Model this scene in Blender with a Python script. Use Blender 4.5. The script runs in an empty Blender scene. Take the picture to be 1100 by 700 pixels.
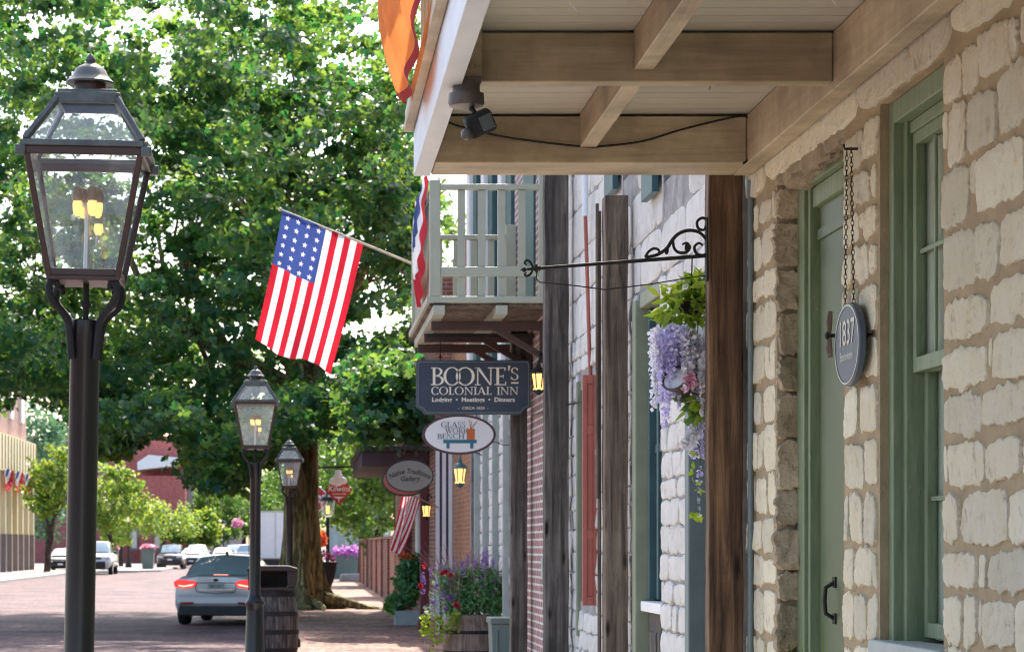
import bpy, bmesh, math, random
import numpy as np
from mathutils import Vector, Matrix, Euler, noise as mnoise

# ------------------------------------------------------------------ camera, sky, sun, exposure
S = bpy.context.scene
C = S.collection
F, VX, HY, EYE = 2600.0, 325.0, 585.0, 1.67      # focal length in photo pixels, vanishing point, eye height
cam = bpy.data.cameras.new('camera'); camo = bpy.data.objects.new('camera', cam); C.objects.link(camo)
cam.sensor_fit = 'HORIZONTAL'; cam.sensor_width = 36.0; cam.lens = 36.0 * F / 1100
cam.shift_x = (550 - VX) / 1100; cam.shift_y = (HY - 350) / 1100
cam.clip_start = 0.1; cam.clip_end = 3000
camo.location = (0, 0, EYE); camo.rotation_euler = (math.pi / 2, 0, 0)
cam.dof.use_dof = True; cam.dof.focus_distance = 11.0; cam.dof.aperture_fstop = 9.0
S.camera = camo
SUN_EL, SUN_AZ = math.radians(50), math.radians(9)   # azimuth from the street direction towards +X
W = bpy.data.worlds.new('World'); S.world = W; W.use_nodes = True
wn = W.node_tree.nodes; wl = W.node_tree.links
sky = wn.new('ShaderNodeTexSky'); sky.sky_type = 'NISHITA'; sky.sun_disc = False
sky.sun_elevation = SUN_EL; sky.sun_rotation = SUN_AZ; sky.air_density = 1.0; sky.dust_density = 3.0; sky.ozone_density = 1.0
bg = wn['Background']; bg.inputs['Strength'].default_value = 0.13
wl.new(sky.outputs[0], bg.inputs['Color'])
sun = bpy.data.lights.new('sun', 'SUN'); suno = bpy.data.objects.new('sun', sun); C.objects.link(suno)
sun.energy = 3.0; sun.angle = math.radians(0.53); sun.color = (1.0, 0.93, 0.82)
to_sun = Vector((math.sin(SUN_AZ) * math.cos(SUN_EL), math.cos(SUN_AZ) * math.cos(SUN_EL), math.sin(SUN_EL)))
suno.rotation_euler = to_sun.to_track_quat('Z', 'Y').to_euler()
S.view_settings.view_transform = 'Standard'; S.view_settings.look = 'None'
S.view_settings.exposure = 1.88; S.view_settings.gamma = 1.0; S.view_settings.use_curve_mapping = False
S.cycles.max_bounces = 8; S.cycles.diffuse_bounces = 4; S.cycles.glossy_bounces = 3; S.cycles.transmission_bounces = 6
S.cycles.transparent_max_bounces = 16; S.cycles.use_denoising = True; S.cycles.denoising_input_passes = 'RGB_ALBEDO_NORMAL'; S.cycles.denoising_prefilter = 'ACCURATE'; S.cycles.filter_width = 1.05; S.cycles.caustics_reflective = False; S.cycles.caustics_refractive = False
S.cycles.sample_clamp_indirect = 6.0

R = random.Random(7)
def PX(px, d): return (px - VX) * d / F
def PZ(py, d): return EYE + (HY - py) * d / F
def at(px, py, d): return Vector((PX(px, d), d, PZ(py, d)))

def smooth_pts(pts, k=4):
    # Catmull-Rom through the points
    P = [Vector(p) for p in pts]; out = []
    for i in range(len(P) - 1):
        a, b, c, d = P[max(i - 1, 0)], P[i], P[i + 1], P[min(i + 2, len(P) - 1)]
        for j in range(k):
            t = j / k
            out.append(.5 * ((2 * b) + (c - a) * t + (2 * a - 5 * b + 4 * c - d) * t * t + (3 * b - a - 3 * c + d) * t ** 3))
    return out + [P[-1]]
# ------------------------------------------------------------------ mesh builder
class MB:
    def __init__(s): s.v = []; s.f = []; s.mi = []; s.cur = 0
    def add(s, vs, fs):
        b = len(s.v); s.v.extend([tuple(v) for v in vs])
        for f in fs: s.f.append(tuple(i + b for i in f)); s.mi.append(s.cur)
        return b
    def box(s, x0, x1, y0, y1, z0, z1, M=None):
        vs = [Vector((x, y, z)) for x in (x0, x1) for y in (y0, y1) for z in (z0, z1)]
        if M is not None: vs = [M @ v for v in vs]
        s.add(vs, [(0, 1, 3, 2), (4, 6, 7, 5), (0, 4, 5, 1), (2, 3, 7, 6), (0, 2, 6, 4), (1, 5, 7, 3)])
    def bar(s, a, b, w, h, up=(0, 0, 1)):
        a = Vector(a); b = Vector(b); d = (b - a); L = d.length; d.normalize()
        u = Vector(up); r = d.cross(u)
        if r.length < 1e-4: r = d.cross(Vector((1, 0, 0)))
        r.normalize(); u = r.cross(d)
        vs = [p + r * sx * w / 2 + u * sz * h / 2 for p in (a, b) for sx in (-1, 1) for sz in (-1, 1)]
        s.add(vs, [(0, 1, 3, 2), (4, 6, 7, 5), (0, 4, 5, 1), (2, 3, 7, 6), (0, 2, 6, 4), (1, 5, 7, 3)])
    def curve(s, pts, rad, n=8, k=4):
        q = smooth_pts(pts, k)
        if isinstance(rad, (list, tuple)):
            rad = [float(np.interp(i / k, range(len(pts)), rad)) for i in range(len(q))]
        s.tube(q, rad, n)
    def tube(s, pts, rad, n=8, caps=True):
        pts = [Vector(p) for p in pts]
        rads = rad if isinstance(rad, (list, tuple)) else [rad] * len(pts)
        b = len(s.v); prev = None
        for i, p in enumerate(pts):
            t = (pts[min(i + 1, len(pts) - 1)] - pts[max(i - 1, 0)])
            if t.length < 1e-9: t = Vector((0, 0, 1))
            t.normalize()
            if prev is None:
                a = Vector((0, 0, 1)) if abs(t.z) < .9 else Vector((1, 0, 0))
                r = t.cross(a).normalized()
            else:
                r = prev - t * prev.dot(t)
                r = r.normalized() if r.length > 1e-6 else t.orthogonal().normalized()
            prev = r; q = t.cross(r)
            for k in range(n):
                a = 2 * math.pi * k / n
                s.v.append(tuple(p + (r * math.cos(a) + q * math.sin(a)) * rads[i]))
        for i in range(len(pts) - 1):
            for k in range(n):
                k2 = (k + 1) % n
                s.f.append((b + i * n + k, b + i * n + k2, b + (i + 1) * n + k2, b + (i + 1) * n + k)); s.mi.append(s.cur)
        if caps:
            s.f.append(tuple(b + k for k in range(n))[::-1]); s.mi.append(s.cur)
            s.f.append(tuple(b + (len(pts) - 1) * n + k for k in range(n))); s.mi.append(s.cur)
    def lathe(s, prof, c=(0, 0, 0), n=20, caps=True, M=None):
        b = len(s.v)
        for r, z in prof:
            for k in range(n):
                a = 2 * math.pi * k / n
                v = Vector((r * math.cos(a), r * math.sin(a), z))
                if M is not None: v = M @ v
                s.v.append(tuple(v + Vector(c)))
        for i in range(len(prof) - 1):
            for k in range(n):
                k2 = (k + 1) % n
                s.f.append((b + i * n + k, b + i * n + k2, b + (i + 1) * n + k2, b + (i + 1) * n + k)); s.mi.append(s.cur)
        if caps:
            s.f.append(tuple(b + k for k in range(n))[::-1]); s.mi.append(s.cur)
            s.f.append(tuple(b + (len(prof) - 1) * n + k for k in range(n))); s.mi.append(s.cur)
    def prism(s, poly, ax, a0, a1):
        # poly: 2-D points; ax: 'x' -> (y,z) points, 'y' -> (x,z), 'z' -> (x,y)
        def m(p, a):
            return {'x': (a, p[0], p[1]), 'y': (p[0], a, p[1]), 'z': (p[0], p[1], a)}[ax]
        n = len(poly)
        vs = [m(p, a0) for p in poly] + [m(p, a1) for p in poly]
        fs = [tuple(range(n))[::-1], tuple(range(n, 2 * n))] + [(i, (i + 1) % n, n + (i + 1) % n, n + i) for i in range(n)]
        s.add(vs, fs)
    def ball(s, c, r, n=10, m=6, sc=(1, 1, 1)):
        pr = [(max(1e-3, math.sin(math.pi * i / m)) * r, -math.cos(math.pi * i / m) * r) for i in range(m + 1)]
        s.lathe(pr, c, n, True, Matrix.Diagonal((sc[0], sc[1], sc[2], 1)).to_3x3())
    def build(s, name, mats, parent=None, world=True, smooth=False, bevel=0, subsurf=0, loc=None, recalc=True):
        me = bpy.data.meshes.new(name)
        off = Vector((0, 0, 0))
        if parent is not None and world:
            p = parent
            while p is not None: off += p.location; p = p.parent
        elif loc is not None: off = Vector(loc)
        vs = s.v if off.length == 0 else [(v[0] - off.x, v[1] - off.y, v[2] - off.z) for v in s.v]
        me.from_pydata(vs, [], s.f)
        if not isinstance(mats, (list, tuple)): mats = [mats]
        for m in mats: me.materials.append(m)
        if len(mats) > 1: me.polygons.foreach_set('material_index', s.mi)
        if recalc:
            bm = bmesh.new(); bm.from_mesh(me); bmesh.ops.recalc_face_normals(bm, faces=bm.faces[:]); bm.to_mesh(me); bm.free()
        if smooth:
            me.polygons.foreach_set('use_smooth', [True] * len(me.polygons))
            try: me.set_sharp_from_angle(angle=math.radians(42))
            except Exception: pass
        o = bpy.data.objects.new(name, me); C.objects.link(o)
        if parent is not None: o.parent = parent
        elif loc is not None: o.location = loc
        if subsurf:
            md = o.modifiers.new('sub', 'SUBSURF'); md.levels = subsurf; md.render_levels = subsurf
        if bevel:
            md = o.modifiers.new('bev', 'BEVEL'); md.width = bevel; md.segments = 2; md.limit_method = 'ANGLE'; md.angle_limit = math.radians(50)
        return o

def thing(name, label, cat, loc=(0, 0, 0), rz=0, group=None):
    o = bpy.data.objects.new(name, None); C.objects.link(o); o.location = loc; o.rotation_euler = (0, 0, rz)
    o.empty_display_size = .1
    return tag(o, label, cat, group)
def tag(o, label, cat, group=None, kind=None):
    o['label'] = label; o['category'] = cat
    if group: o['group'] = group
    if kind: o['kind'] = kind
    return o
def struct(o): o['kind'] = 'structure'; return o
def copy_tree(o, parent=None):
    c = o.copy(); C.objects.link(c)
    if parent is not None: c.parent = parent
    for ch in list(o.children): copy_tree(ch, c)
    return c

# ------------------------------------------------------------------ materials
def new_mat(name):
    m = bpy.data.materials.new(name); m.use_nodes = True
    return m, m.node_tree.nodes, m.node_tree.links, m.node_tree.nodes['Principled BSDF']
def ramp(n, l, fac, stops):
    r = n.new('ShaderNodeValToRGB'); e = r.color_ramp.elements
    e[0].position = stops[0][0]; e[0].color = (*stops[0][1], 1); e[1].position = stops[-1][0]; e[1].color = (*stops[-1][1], 1)
    for p, c in stops[1:-1]:
        k = e.new(p); k.color = (*c, 1)
    l.new(fac, r.inputs[0]); return r.outputs[0]
def coord(n, l, scale=(1, 1, 1), swap=None):
    t = n.new('ShaderNodeTexCoord'); out = t.outputs['Object']
    if swap:
        sp = n.new('ShaderNodeSeparateXYZ'); l.new(out, sp.inputs[0]); cb = n.new('ShaderNodeCombineXYZ')
        for i, a in enumerate(swap): l.new(sp.outputs['XYZ'.index(a)], cb.inputs[i])
        out = cb.outputs[0]
    mp = n.new('ShaderNodeMapping'); mp.inputs['Scale'].default_value = scale; l.new(out, mp.inputs[0]); return mp.outputs[0]
def noise(n, l, vec, scale, detail=6, rough=.6, dist=0):
    t = n.new('ShaderNodeTexNoise'); t.inputs['Scale'].default_value = scale; t.inputs['Detail'].default_value = detail
    t.inputs['Roughness'].default_value = rough; t.inputs['Distortion'].default_value = dist
    l.new(vec, t.inputs['Vector']); return t.outputs[0]
def bumpy(n, l, b, h, strength=.4, dist=.01):
    k = n.new('ShaderNodeBump'); k.inputs['Strength'].default_value = strength; k.inputs['Distance'].default_value = dist
    l.new(h, k.inputs['Height']); l.new(k.outputs[0], b.inputs['Normal'])
def mixc(n, l, fac, a, b, typ='MIX'):
    m = n.new('ShaderNodeMix'); m.data_type = 'RGBA'; m.blend_type = typ
    if isinstance(fac, float): m.inputs[0].default_value = fac
    else: l.new(fac, m.inputs[0])
    for i, c in ((6, a), (7, b)):
        if isinstance(c, tuple): m.inputs[i].default_value = (*c, 1)
        else: l.new(c, m.inputs[i])
    return m.outputs[2]
def pm(name, c1, c2=None, scale=6, stretch=(1, 1, 1), rough=.6, bump=.25, dist=.004, metal=0, spec=.4, bscale=None, lo=.3, hi=.7, island=0, coat=0):
    m, n, l, b = new_mat(name)
    c2 = c2 or tuple(x * .8 for x in c1)
    v = coord(n, l, stretch)
    nz = noise(n, l, v, scale)
    col = ramp(n, l, nz, [(lo, c1), (hi, c2)])
    if island:
        g = n.new('ShaderNodeNewGeometry')
        rr = ramp(n, l, g.outputs['Random Per Island'], [(0, (1 - island,) * 3), (1, (1 + island,) * 3)])
        col = mixc(n, l, 1.0, col, rr, 'MULTIPLY')
    l.new(col, b.inputs['Base Color'])
    b.inputs['Roughness'].default_value = rough; b.inputs['Metallic'].default_value = metal
    b.inputs['Specular IOR Level'].default_value = spec; b.inputs['Coat Weight'].default_value = coat
    if bump:
        nb = noise(n, l, v, bscale or scale * 3, 8, .65); bumpy(n, l, b, nb, bump, dist)
    return m
def wood(name, c1, c2, c3, ax='Z', rough=.75, bump=.5, fine=1.0, dist=.006, knots=True):
    # grain stretched along ax
    st = {'X': (.35, 6, 6), 'Y': (6, .35, 6), 'Z': (6, 6, .35)}[ax]
    m, n, l, b = new_mat(name)
    v = coord(n, l, tuple(x * fine for x in st))
    g = noise(n, l, v, 3.0, 10, .7, .6)
    v2 = coord(n, l, (1, 1, 1)); big = noise(n, l, v2, 2.2, 4, .6)
    col = ramp(n, l, g, [(.36, c1), (.5, c2), (.64, c3)])
    dk = ramp(n, l, big, [(.3, (.55, .55, .55)), (.7, (1.1, 1.1, 1.1))])
    col = mixc(n, l, 1.0, col, dk, 'MULTIPLY')
    if not knots:                                                      # chipped spots and rubbed dirt in the paint
        ch = noise(n, l, coord(n, l, tuple(.5 if x < 1 else 1.2 for x in st)), 16, 10, .8, .2); col = mixc(n, l, ramp(n, l, ch, [(.655, (0, 0, 0)), (.68, (.55,) * 3)]), col, tuple(x * .42 for x in c1))
        dz = noise(n, l, coord(n, l, (1, 1, 1)), 1.3, 8, .7); col = mixc(n, l, 1.0, col, ramp(n, l, dz, [(.34, (.72, .69, .65)), (.56, (1.03, 1.03, 1.03))]), 'MULTIPLY')
    if knots:
        vv = coord(n, l, {'X': (1, 3.5, 3.5), 'Y': (3.5, 1, 3.5), 'Z': (3.5, 3.5, 1)}[ax])
        vo = n.new('ShaderNodeTexVoronoi'); vo.inputs['Scale'].default_value = 1.6; l.new(vv, vo.inputs['Vector'])
        kf = ramp(n, l, vo.outputs['Distance'], [(.07, (1, 1, 1)), (.14, (0, 0, 0))])
        col = mixc(n, l, kf, col, tuple(x * .35 for x in c1))
    l.new(col, b.inputs['Base Color']); b.inputs['Roughness'].default_value = rough; b.inputs['Specular IOR Level'].default_value = .25
    bumpy(n, l, b, g, bump, dist); return m
def brick(name, c1, c2, mortar, swap, w=.21, h=.072, mort=.008, rough=.85, bump=.6, off=.5, var=.5, patch=0):
    m, n, l, b = new_mat(name)
    v = coord(n, l, (1, 1, 1), swap)
    t = n.new('ShaderNodeTexBrick'); t.inputs['Scale'].default_value = 1.0
    t.inputs['Brick Width'].default_value = w; t.inputs['Row Height'].default_value = h; t.inputs['Mortar Size'].default_value = mort
    t.inputs['Mortar Smooth'].default_value = .2; t.inputs['Bias'].default_value = 0; t.offset = off
    t.inputs['Color1'].default_value = (*c1, 1); t.inputs['Color2'].default_value = (*c2, 1); t.inputs['Mortar'].default_value = (*mortar, 1)
    l.new(v, t.inputs['Vector'])
    nz = noise(n, l, v, 3.0, 8, .7); k = ramp(n, l, nz, [(.3, (1 - var * .6,) * 3), (.7, (1 + var * .5,) * 3)])
    col = mixc(n, l, 1.0, t.outputs['Color'], k, 'MULTIPLY')
    if patch:
        n3 = noise(n, l, v, .55, 8, .7); col = mixc(n, l, 1.0, col, ramp(n, l, n3, [(.34, (1 - patch, 1 - patch * .95, 1 - patch * .8)), (.5, (1, 1, 1)), (.66, (1 + patch, 1 + patch * .8, 1 + patch * .7))]), 'MULTIPLY')
        n4 = noise(n, l, v, 9, 3, .6); col = mixc(n, l, 1.0, col, ramp(n, l, n4, [(.36, (1 - patch,) * 3), (.64, (1 + patch,) * 3)]), 'MULTIPLY')
    l.new(col, b.inputs['Base Color'])
    b.inputs['Roughness'].default_value = rough; b.inputs['Specular IOR Level'].default_value = .3
    inv = n.new('ShaderNodeMath'); inv.operation = 'SUBTRACT'; inv.inputs[0].default_value = 1; l.new(t.outputs['Fac'], inv.inputs[1])
    n2 = noise(n, l, v, 40, 6, .6); ad = n.new('ShaderNodeMath'); ad.operation = 'MULTIPLY_ADD'; ad.inputs[1].default_value = .25
    l.new(n2, ad.inputs[0]); l.new(inv.outputs[0], ad.inputs[2])
    bumpy(n, l, b, ad.outputs[0], bump, .008); return m
def glass(name, tint=(.9, .95, .95), rough=.02, trans=.75):
    m = bpy.data.materials.new(name); m.use_nodes = True; n = m.node_tree.nodes; l = m.node_tree.links; n.clear()
    o = n.new('ShaderNodeOutputMaterial'); mx = n.new('ShaderNodeMixShader'); tr = n.new('ShaderNodeBsdfTransparent'); gl = n.new('ShaderNodeBsdfGlossy')
    tr.inputs[0].default_value = (*tint, 1); gl.inputs['Roughness'].default_value = rough
    lw = n.new('ShaderNodeLayerWeight'); fr = n.new('ShaderNodeMath'); fr.operation = 'POWER'; fr.inputs[1].default_value = 5; l.new(lw.outputs['Facing'], fr.inputs[0])   # Schlick, same from both sides
    mr = n.new('ShaderNodeMapRange'); mr.inputs['From Min'].default_value = 0; mr.inputs['From Max'].default_value = 1
    mr.inputs['To Min'].default_value = .07; mr.inputs['To Max'].default_value = 1
    l.new(fr.outputs[0], mr.inputs['Value']); l.new(mr.outputs[0], mx.inputs[0]); l.new(tr.outputs[0], mx.inputs[1]); l.new(gl.outputs[0], mx.inputs[2])
    l.new(mx.outputs[0], o.inputs[0]); return m
def dusty_glass(name, dust=.35, col=(.55, .62, .66)):
    # clear glass with a film of dust that scatters light
    m = glass(name, (.93, .96, .96), .03, .9); n = m.node_tree.nodes; l = m.node_tree.links
    o = n['Material Output']; src = o.inputs[0].links[0].from_socket
    df = n.new('ShaderNodeBsdfDiffuse'); df.inputs[0].default_value = (*col, 1)
    tl = n.new('ShaderNodeBsdfTranslucent'); tl.inputs[0].default_value = (*col, 1)
    ad = n.new('ShaderNodeMixShader'); ad.inputs[0].default_value = .5; l.new(df.outputs[0], ad.inputs[1]); l.new(tl.outputs[0], ad.inputs[2])
    v = coord(n, l, (1, 1, 1)); nz = noise(n, l, v, 9, 8, .7)
    f = ramp(n, l, nz, [(.35, (dust * .6,) * 3), (.75, (min(1, dust * 1.6),) * 3)])
    mx = n.new('ShaderNodeMixShader'); l.new(f, mx.inputs[0]); l.new(src, mx.inputs[1]); l.new(ad.outputs[0], mx.inputs[2]); l.new(mx.outputs[0], o.inputs[0])
    return m
def leafmat(name, g1, g2, t1, t2, mixf=.45, rough=.45):
    m, n, l, b = new_mat(name)
    ge = n.new('ShaderNodeNewGeometry'); rp = ge.outputs['Random Per Island']
    l.new(ramp(n, l, rp, [(0, g1), (1, g2)]), b.inputs['Base Color']); b.inputs['Roughness'].default_value = rough
    b.inputs['Specular IOR Level'].default_value = .45
    tl = n.new('ShaderNodeBsdfTranslucent'); l.new(ramp(n, l, rp, [(0, t1), (1, t2)]), tl.inputs[0])
    mx = n.new('ShaderNodeMixShader'); mx.inputs[0].default_value = mixf
    l.new(b.outputs[0], mx.inputs[1]); l.new(tl.outputs[0], mx.inputs[2]); l.new(mx.outputs[0], n['Material Output'].inputs[0]); return m
def clothmat(name, col, tr=.5, var=.12):
    m, n, l, b = new_mat(name)
    v = coord(n, l); nz = noise(n, l, v, 5); c = ramp(n, l, nz, [(.3, tuple(x * (1 - var) for x in col)), (.7, tuple(min(1, x * (1 + var)) for x in col))])
    l.new(c, b.inputs['Base Color']); b.inputs['Roughness'].default_value = .8; b.inputs['Specular IOR Level'].default_value = .15
    tl = n.new('ShaderNodeBsdfTranslucent'); l.new(c, tl.inputs[0])
    mx = n.new('ShaderNodeMixShader'); mx.inputs[0].default_value = tr
    l.new(b.outputs[0], mx.inputs[1]); l.new(tl.outputs[0], mx.inputs[2]); l.new(mx.outputs[0], n['Material Output'].inputs[0]); return m
def emit(name, col, st):
    m, n, l, b = new_mat(name); b.inputs['Base Color'].default_value = (*col, 1)
    b.inputs['Emission Color'].default_value = (*col, 1); b.inputs['Emission Strength'].default_value = st; return m
def paint(name, col, rough=.25, metal=.0, coat=.6):
    m, n, l, b = new_mat(name); v = coord(n, l); nz = noise(n, l, v, 4)
    l.new(ramp(n, l, nz, [(.3, col), (.7, tuple(x * .93 for x in col))]), b.inputs['Base Color'])
    b.inputs['Roughness'].default_value = rough; b.inputs['Metallic'].default_value = metal; b.inputs['Coat Weight'].default_value = coat; b.inputs['Coat Roughness'].default_value = .05; return m

M = {}
def stone_mat(name, c1, c2, stain, stain_amt=.5, island=.14, bump=.6, smear=.0):
    m, n, l, b = new_mat(name); v = coord(n, l)
    nz = noise(n, l, v, 5, 8, .65); col = ramp(n, l, nz, [(.3, c1), (.7, c2)])
    n3 = noise(n, l, v, 11, 10, .75, .4); sf = ramp(n, l, n3, [(.56, (0, 0, 0)), (.70, (stain_amt,) * 3)])
    col = mixc(n, l, sf, col, stain)
    n4 = noise(n, l, v, 6, 10, .76, .8); col = mixc(n, l, ramp(n, l, n4, [(.57, (0, 0, 0)), (.66, (smear,) * 3)]), col, (.44, .355, .26))
    n5 = noise(n, l, v, 60, 4, .6); col = mixc(n, l, ramp(n, l, n5, [(.66, (0, 0, 0)), (.74, (stain_amt * .8,) * 3)]), col, tuple(x * .5 for x in stain))
    g = n.new('ShaderNodeNewGeometry')
    col = mixc(n, l, 1.0, col, ramp(n, l, g.outputs['Random Per Island'], [(0, (1 - island,) * 3), (.5, (1, 1 - island * .15, 1 - island * .3)), (1, (1 + island * .5,) * 3)]), 'MULTIPLY')
    l.new(col, b.inputs['Base Color']); b.inputs['Roughness'].default_value = .9; b.inputs['Specular IOR Level'].default_value = .2
    n2 = noise(n, l, v, 20, 12, .75); bumpy(n, l, b, n2, bump, .035); return m
M['stone'] = stone_mat('limestone', (.93, .88, .72), (.85, .765, .55), (.48, .36, .24), .6, .18, 1.0, .7)
M['mortar'] = pm('tan_mortar', (.40, .31, .195), (.29, .225, .145), 6, rough=.95, bump=.8, dist=.012, bscale=35, spec=.1)
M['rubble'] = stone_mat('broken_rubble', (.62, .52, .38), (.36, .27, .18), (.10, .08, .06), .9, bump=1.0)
M['white_stone'] = stone_mat('whitewashed_stone', (.88, .85, .80), (.70, .67, .62), (.36, .33, .30), .75, .06, 1.0)
M['white_joint'] = pm('white_joint', (.16, .15, .14), (.40, .38, .37), 5, rough=.95, bump=.8, dist=.01, bscale=30)
M['tan_x'] = wood('tan_paint_x', (.43, .345, .225), (.495, .405, .27), (.56, .465, .32), 'X', .5, .7, 1, .004, False)
M['tan_y'] = wood('tan_paint_y', (.43, .345, .23), (.49, .395, .27), (.55, .45, .315), 'Y', .5, .7, 1, .004, False)
M['ceil'] = pm('ceiling_paint', (.36, .33, .265), (.41, .375, .30), 3, rough=.5, bump=.15)
M['fascia'] = pm('pale_grey_paint', (.60, .62, .66), (.50, .52, .56), 8, (1, .3, 1), rough=.5, bump=.3)
M['dkwood'] = wood('dark_brown_timber', (.028, .016, .010), (.11, .062, .036), (.24, .145, .085), 'Z', .7, .8)
M['greywood'] = wood('weathered_grey_timber', (.035, .030, .027), (.105, .088, .077), (.20, .175, .155), 'Z', .85, .9)
M['greywood2'] = wood('weathered_brown_timber', (.05, .040, .032), (.16, .12, .09), (.26, .20, .155), 'Z', .85, .9)
M['green'] = pm('sage_green_paint', (.185, .235, .14), (.14, .185, .105), 7, rough=.42, bump=.35, dist=.003, spec=.5)
M['green2'] = pm('dark_sage_door_paint', (.075, .105, .045), (.062, .09, .038), 3, rough=.4, bump=.15, spec=.5)
M['teal'] = pm('teal_paint', (.045, .105, .115), (.035, .08, .09), 6, rough=.4, bump=.2)
def old_paint(name, c1, c2, under):
    # brushed paint worn through in long flakes
    m, n, l, b = new_mat(name); v = coord(n, l, (1, 1, .12)); nz = noise(n, l, v, 28, 8, .7)
    col = ramp(n, l, nz, [(.35, c1), (.65, c2)])
    fl = noise(n, l, coord(n, l, (1, 1, .3)), 17, 10, .78, .3)
    col = mixc(n, l, ramp(n, l, fl, [(.63, (0, 0, 0)), (.67, (.75,) * 3)]), col, under)
    l.new(col, b.inputs['Base Color']); b.inputs['Roughness'].default_value = .48; b.inputs['Specular IOR Level'].default_value = .4
    bumpy(n, l, b, nz, .5, .006); return m
M['green'] = old_paint('worn_sage_paint', (.20, .25, .15), (.125, .17, .095), (.36, .37, .28))
M['greyteal'] = pm('grey_teal_paint', (.14, .18, .18), (.11, .145, .15), 6, rough=.45, bump=.2)
M['olive'] = pm('olive_paint', (.25, .27, .18), (.20, .22, .15), 6, rough=.45, bump=.2)
M['sillgrey'] = pm('grey_sill_paint', (.36, .40, .38), (.28, .32, .30), 6, rough=.6, bump=.4)
M['black'] = pm('black_iron', (.014, .014, .015), (.026, .025, .024), 20, rough=.7, bump=.15, dist=.002, spec=.25)
M['blackpaint'] = pm('black_post_paint', (.006, .006, .007), (.010, .010, .010), 9, rough=.32, bump=.12, dist=.001, spec=.4)
M['copper'] = pm('brown_copper_frame', (.062, .032, .025), (.040, .027, .024), 14, rough=.42, bump=.25, metal=.35, dist=.002)
M['capmetal'] = pm('weathered_cap_metal', (.11, .12, .115), (.06, .06, .06), 12, rough=.45, metal=.4, bump=.2, dist=.002)
M['lampglass'] = dusty_glass('lantern_glass', .06)
M['roofglass'] = dusty_glass('lantern_roof_glass', .15, (.50, .58, .64))
M['winglass'] = glass('window_glass', (.90, .93, .90), .02, .62)
M['darkglass'] = pm('dark_glass', (.03, .04, .045), (.05, .06, .065), 2, rough=.06, bump=0, spec=.7)
M['flame'] = emit('gas_mantle', (1, .52, .15), .42)
M['warmlight'] = emit('lantern_glow', (1, .55, .16), .55)
M['mantlecap'] = pm('mantle_cap', (.28, .17, .09), (.2, .12, .06), 20, rough=.5, metal=.5)
M['stem'] = pm('pale_metal_stem', (.55, .53, .48), (.45, .43, .4), 10, rough=.35, metal=.6)
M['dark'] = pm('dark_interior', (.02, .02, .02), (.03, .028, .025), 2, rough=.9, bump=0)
M['curtain'] = pm('pale_curtain', (.90, .88, .82), (.78, .75, .68), 3, (1, 4, .4), rough=.9, bump=.2)
M['cream'] = pm('cream_paint', (.40, .405, .32), (.35, .355, .28), 4, rough=.5, bump=.15)
M['white'] = pm('white_paint', (.78, .78, .76), (.70, .70, .68), 4, rough=.5, bump=.15)
M['red'] = pm('faded_red_paint', (.38, .11, .08), (.29, .08, .06), 5, (1, 1, .4), rough=.5, bump=.25)
M['dkred'] = pm('dark_red_paint', (.16, .025, .03), (.12, .02, .025), 5, rough=.5, bump=.2)
M['brace'] = pm('red_brown_steel', (.075, .035, .028), (.05, .025, .022), 9, rough=.6, bump=.3)
M['plum'] = pm('plum_paint', (.075, .04, .058), (.06, .033, .047), 4, rough=.5, bump=.2)
M['navy'] = pm('navy_sign_paint', (.042, .055, .088), (.035, .046, .074), 3, rough=.5, bump=.1)
M['lettercream'] = pm('cream_letter_paint', (.86, .82, .68), (.80, .75, .62), 8, rough=.5, bump=.05)
M['signwhite'] = pm('white_sign_face', (.70, .74, .80), (.66, .70, .76), 3, rough=.4, bump=.05)
M['signblue'] = pm('blue_letter_paint', (.03, .075, .14), (.03, .07, .12), 3, rough=.5, bump=0)
M['signteal'] = pm('teal_bench_paint', (.03, .16, .26), (.03, .14, .22), 3, rough=.5, bump=0)
M['signorange'] = pm('orange_can_paint', (.55, .15, .05), (.45, .12, .04), 3, rough=.5, bump=0)
M['signgrey'] = pm('grey_green_sign_face', (.21, .20, .17), (.17, .165, .14), 5, rough=.7, bump=.2)
M['letterblack'] = pm('black_letter_paint', (.02, .02, .02), (.03, .03, .03), 5, rough=.6, bump=0)
M['bin_green'] = pm('grey_green_plastic', (.12, .17, .16), (.10, .14, .13), 4, rough=.55, bump=.15)

# ------------------------------------------------------------------ ground, road, pavements
def kx(y): return -1.05 + (y - 5) * .0085 if y < 64 else -.55      # the kerb's line
M['asphalt'] = pm('pale_ground', (.28, .26, .23), (.22, .205, .19), 1.2, rough=.95, bump=.4)
M['street_brick'] = brick('street_brick', (.150, .086, .086), (.097, .057, .063), (.086, .067, .069), 'XYZ', .21, .105, .014, .85, .5, .5, .7, .6)
M['walk_brick'] = brick('pavement_brick', (.34, .165, .115), (.23, .115, .085), (.21, .16, .135), 'YXZ', .21, .105, .014, .8, .5, .5, .8, .6)
M['kerb'] = pm('kerb_stone', (.42, .40, .37), (.32, .30, .28), 5, rough=.9, bump=.5)
M['concrete'] = pm('pale_concrete', (.40, .37, .34), (.34, .315, .29), 2, rough=.9, bump=.3)
def sheet(name, polys, mat, z):
    m = MB()
    for p in polys: m.add([(x, y, z) for x, y in p], [tuple(range(len(p)))])
    return struct(m.build(name, mat, recalc=False))
sheet('ground', [[(-1200, -60), (1200, -60), (1200, 1800), (-1200, 1800)]], M['asphalt'], -.03)
sheet('road', [[(-13.2, -20), (2.0, -20), (2.0, 400), (-13.2, 400)]], M['street_brick'], 0)
m = MB()
ys = [-20, 5, 30, 64, 107]
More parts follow.
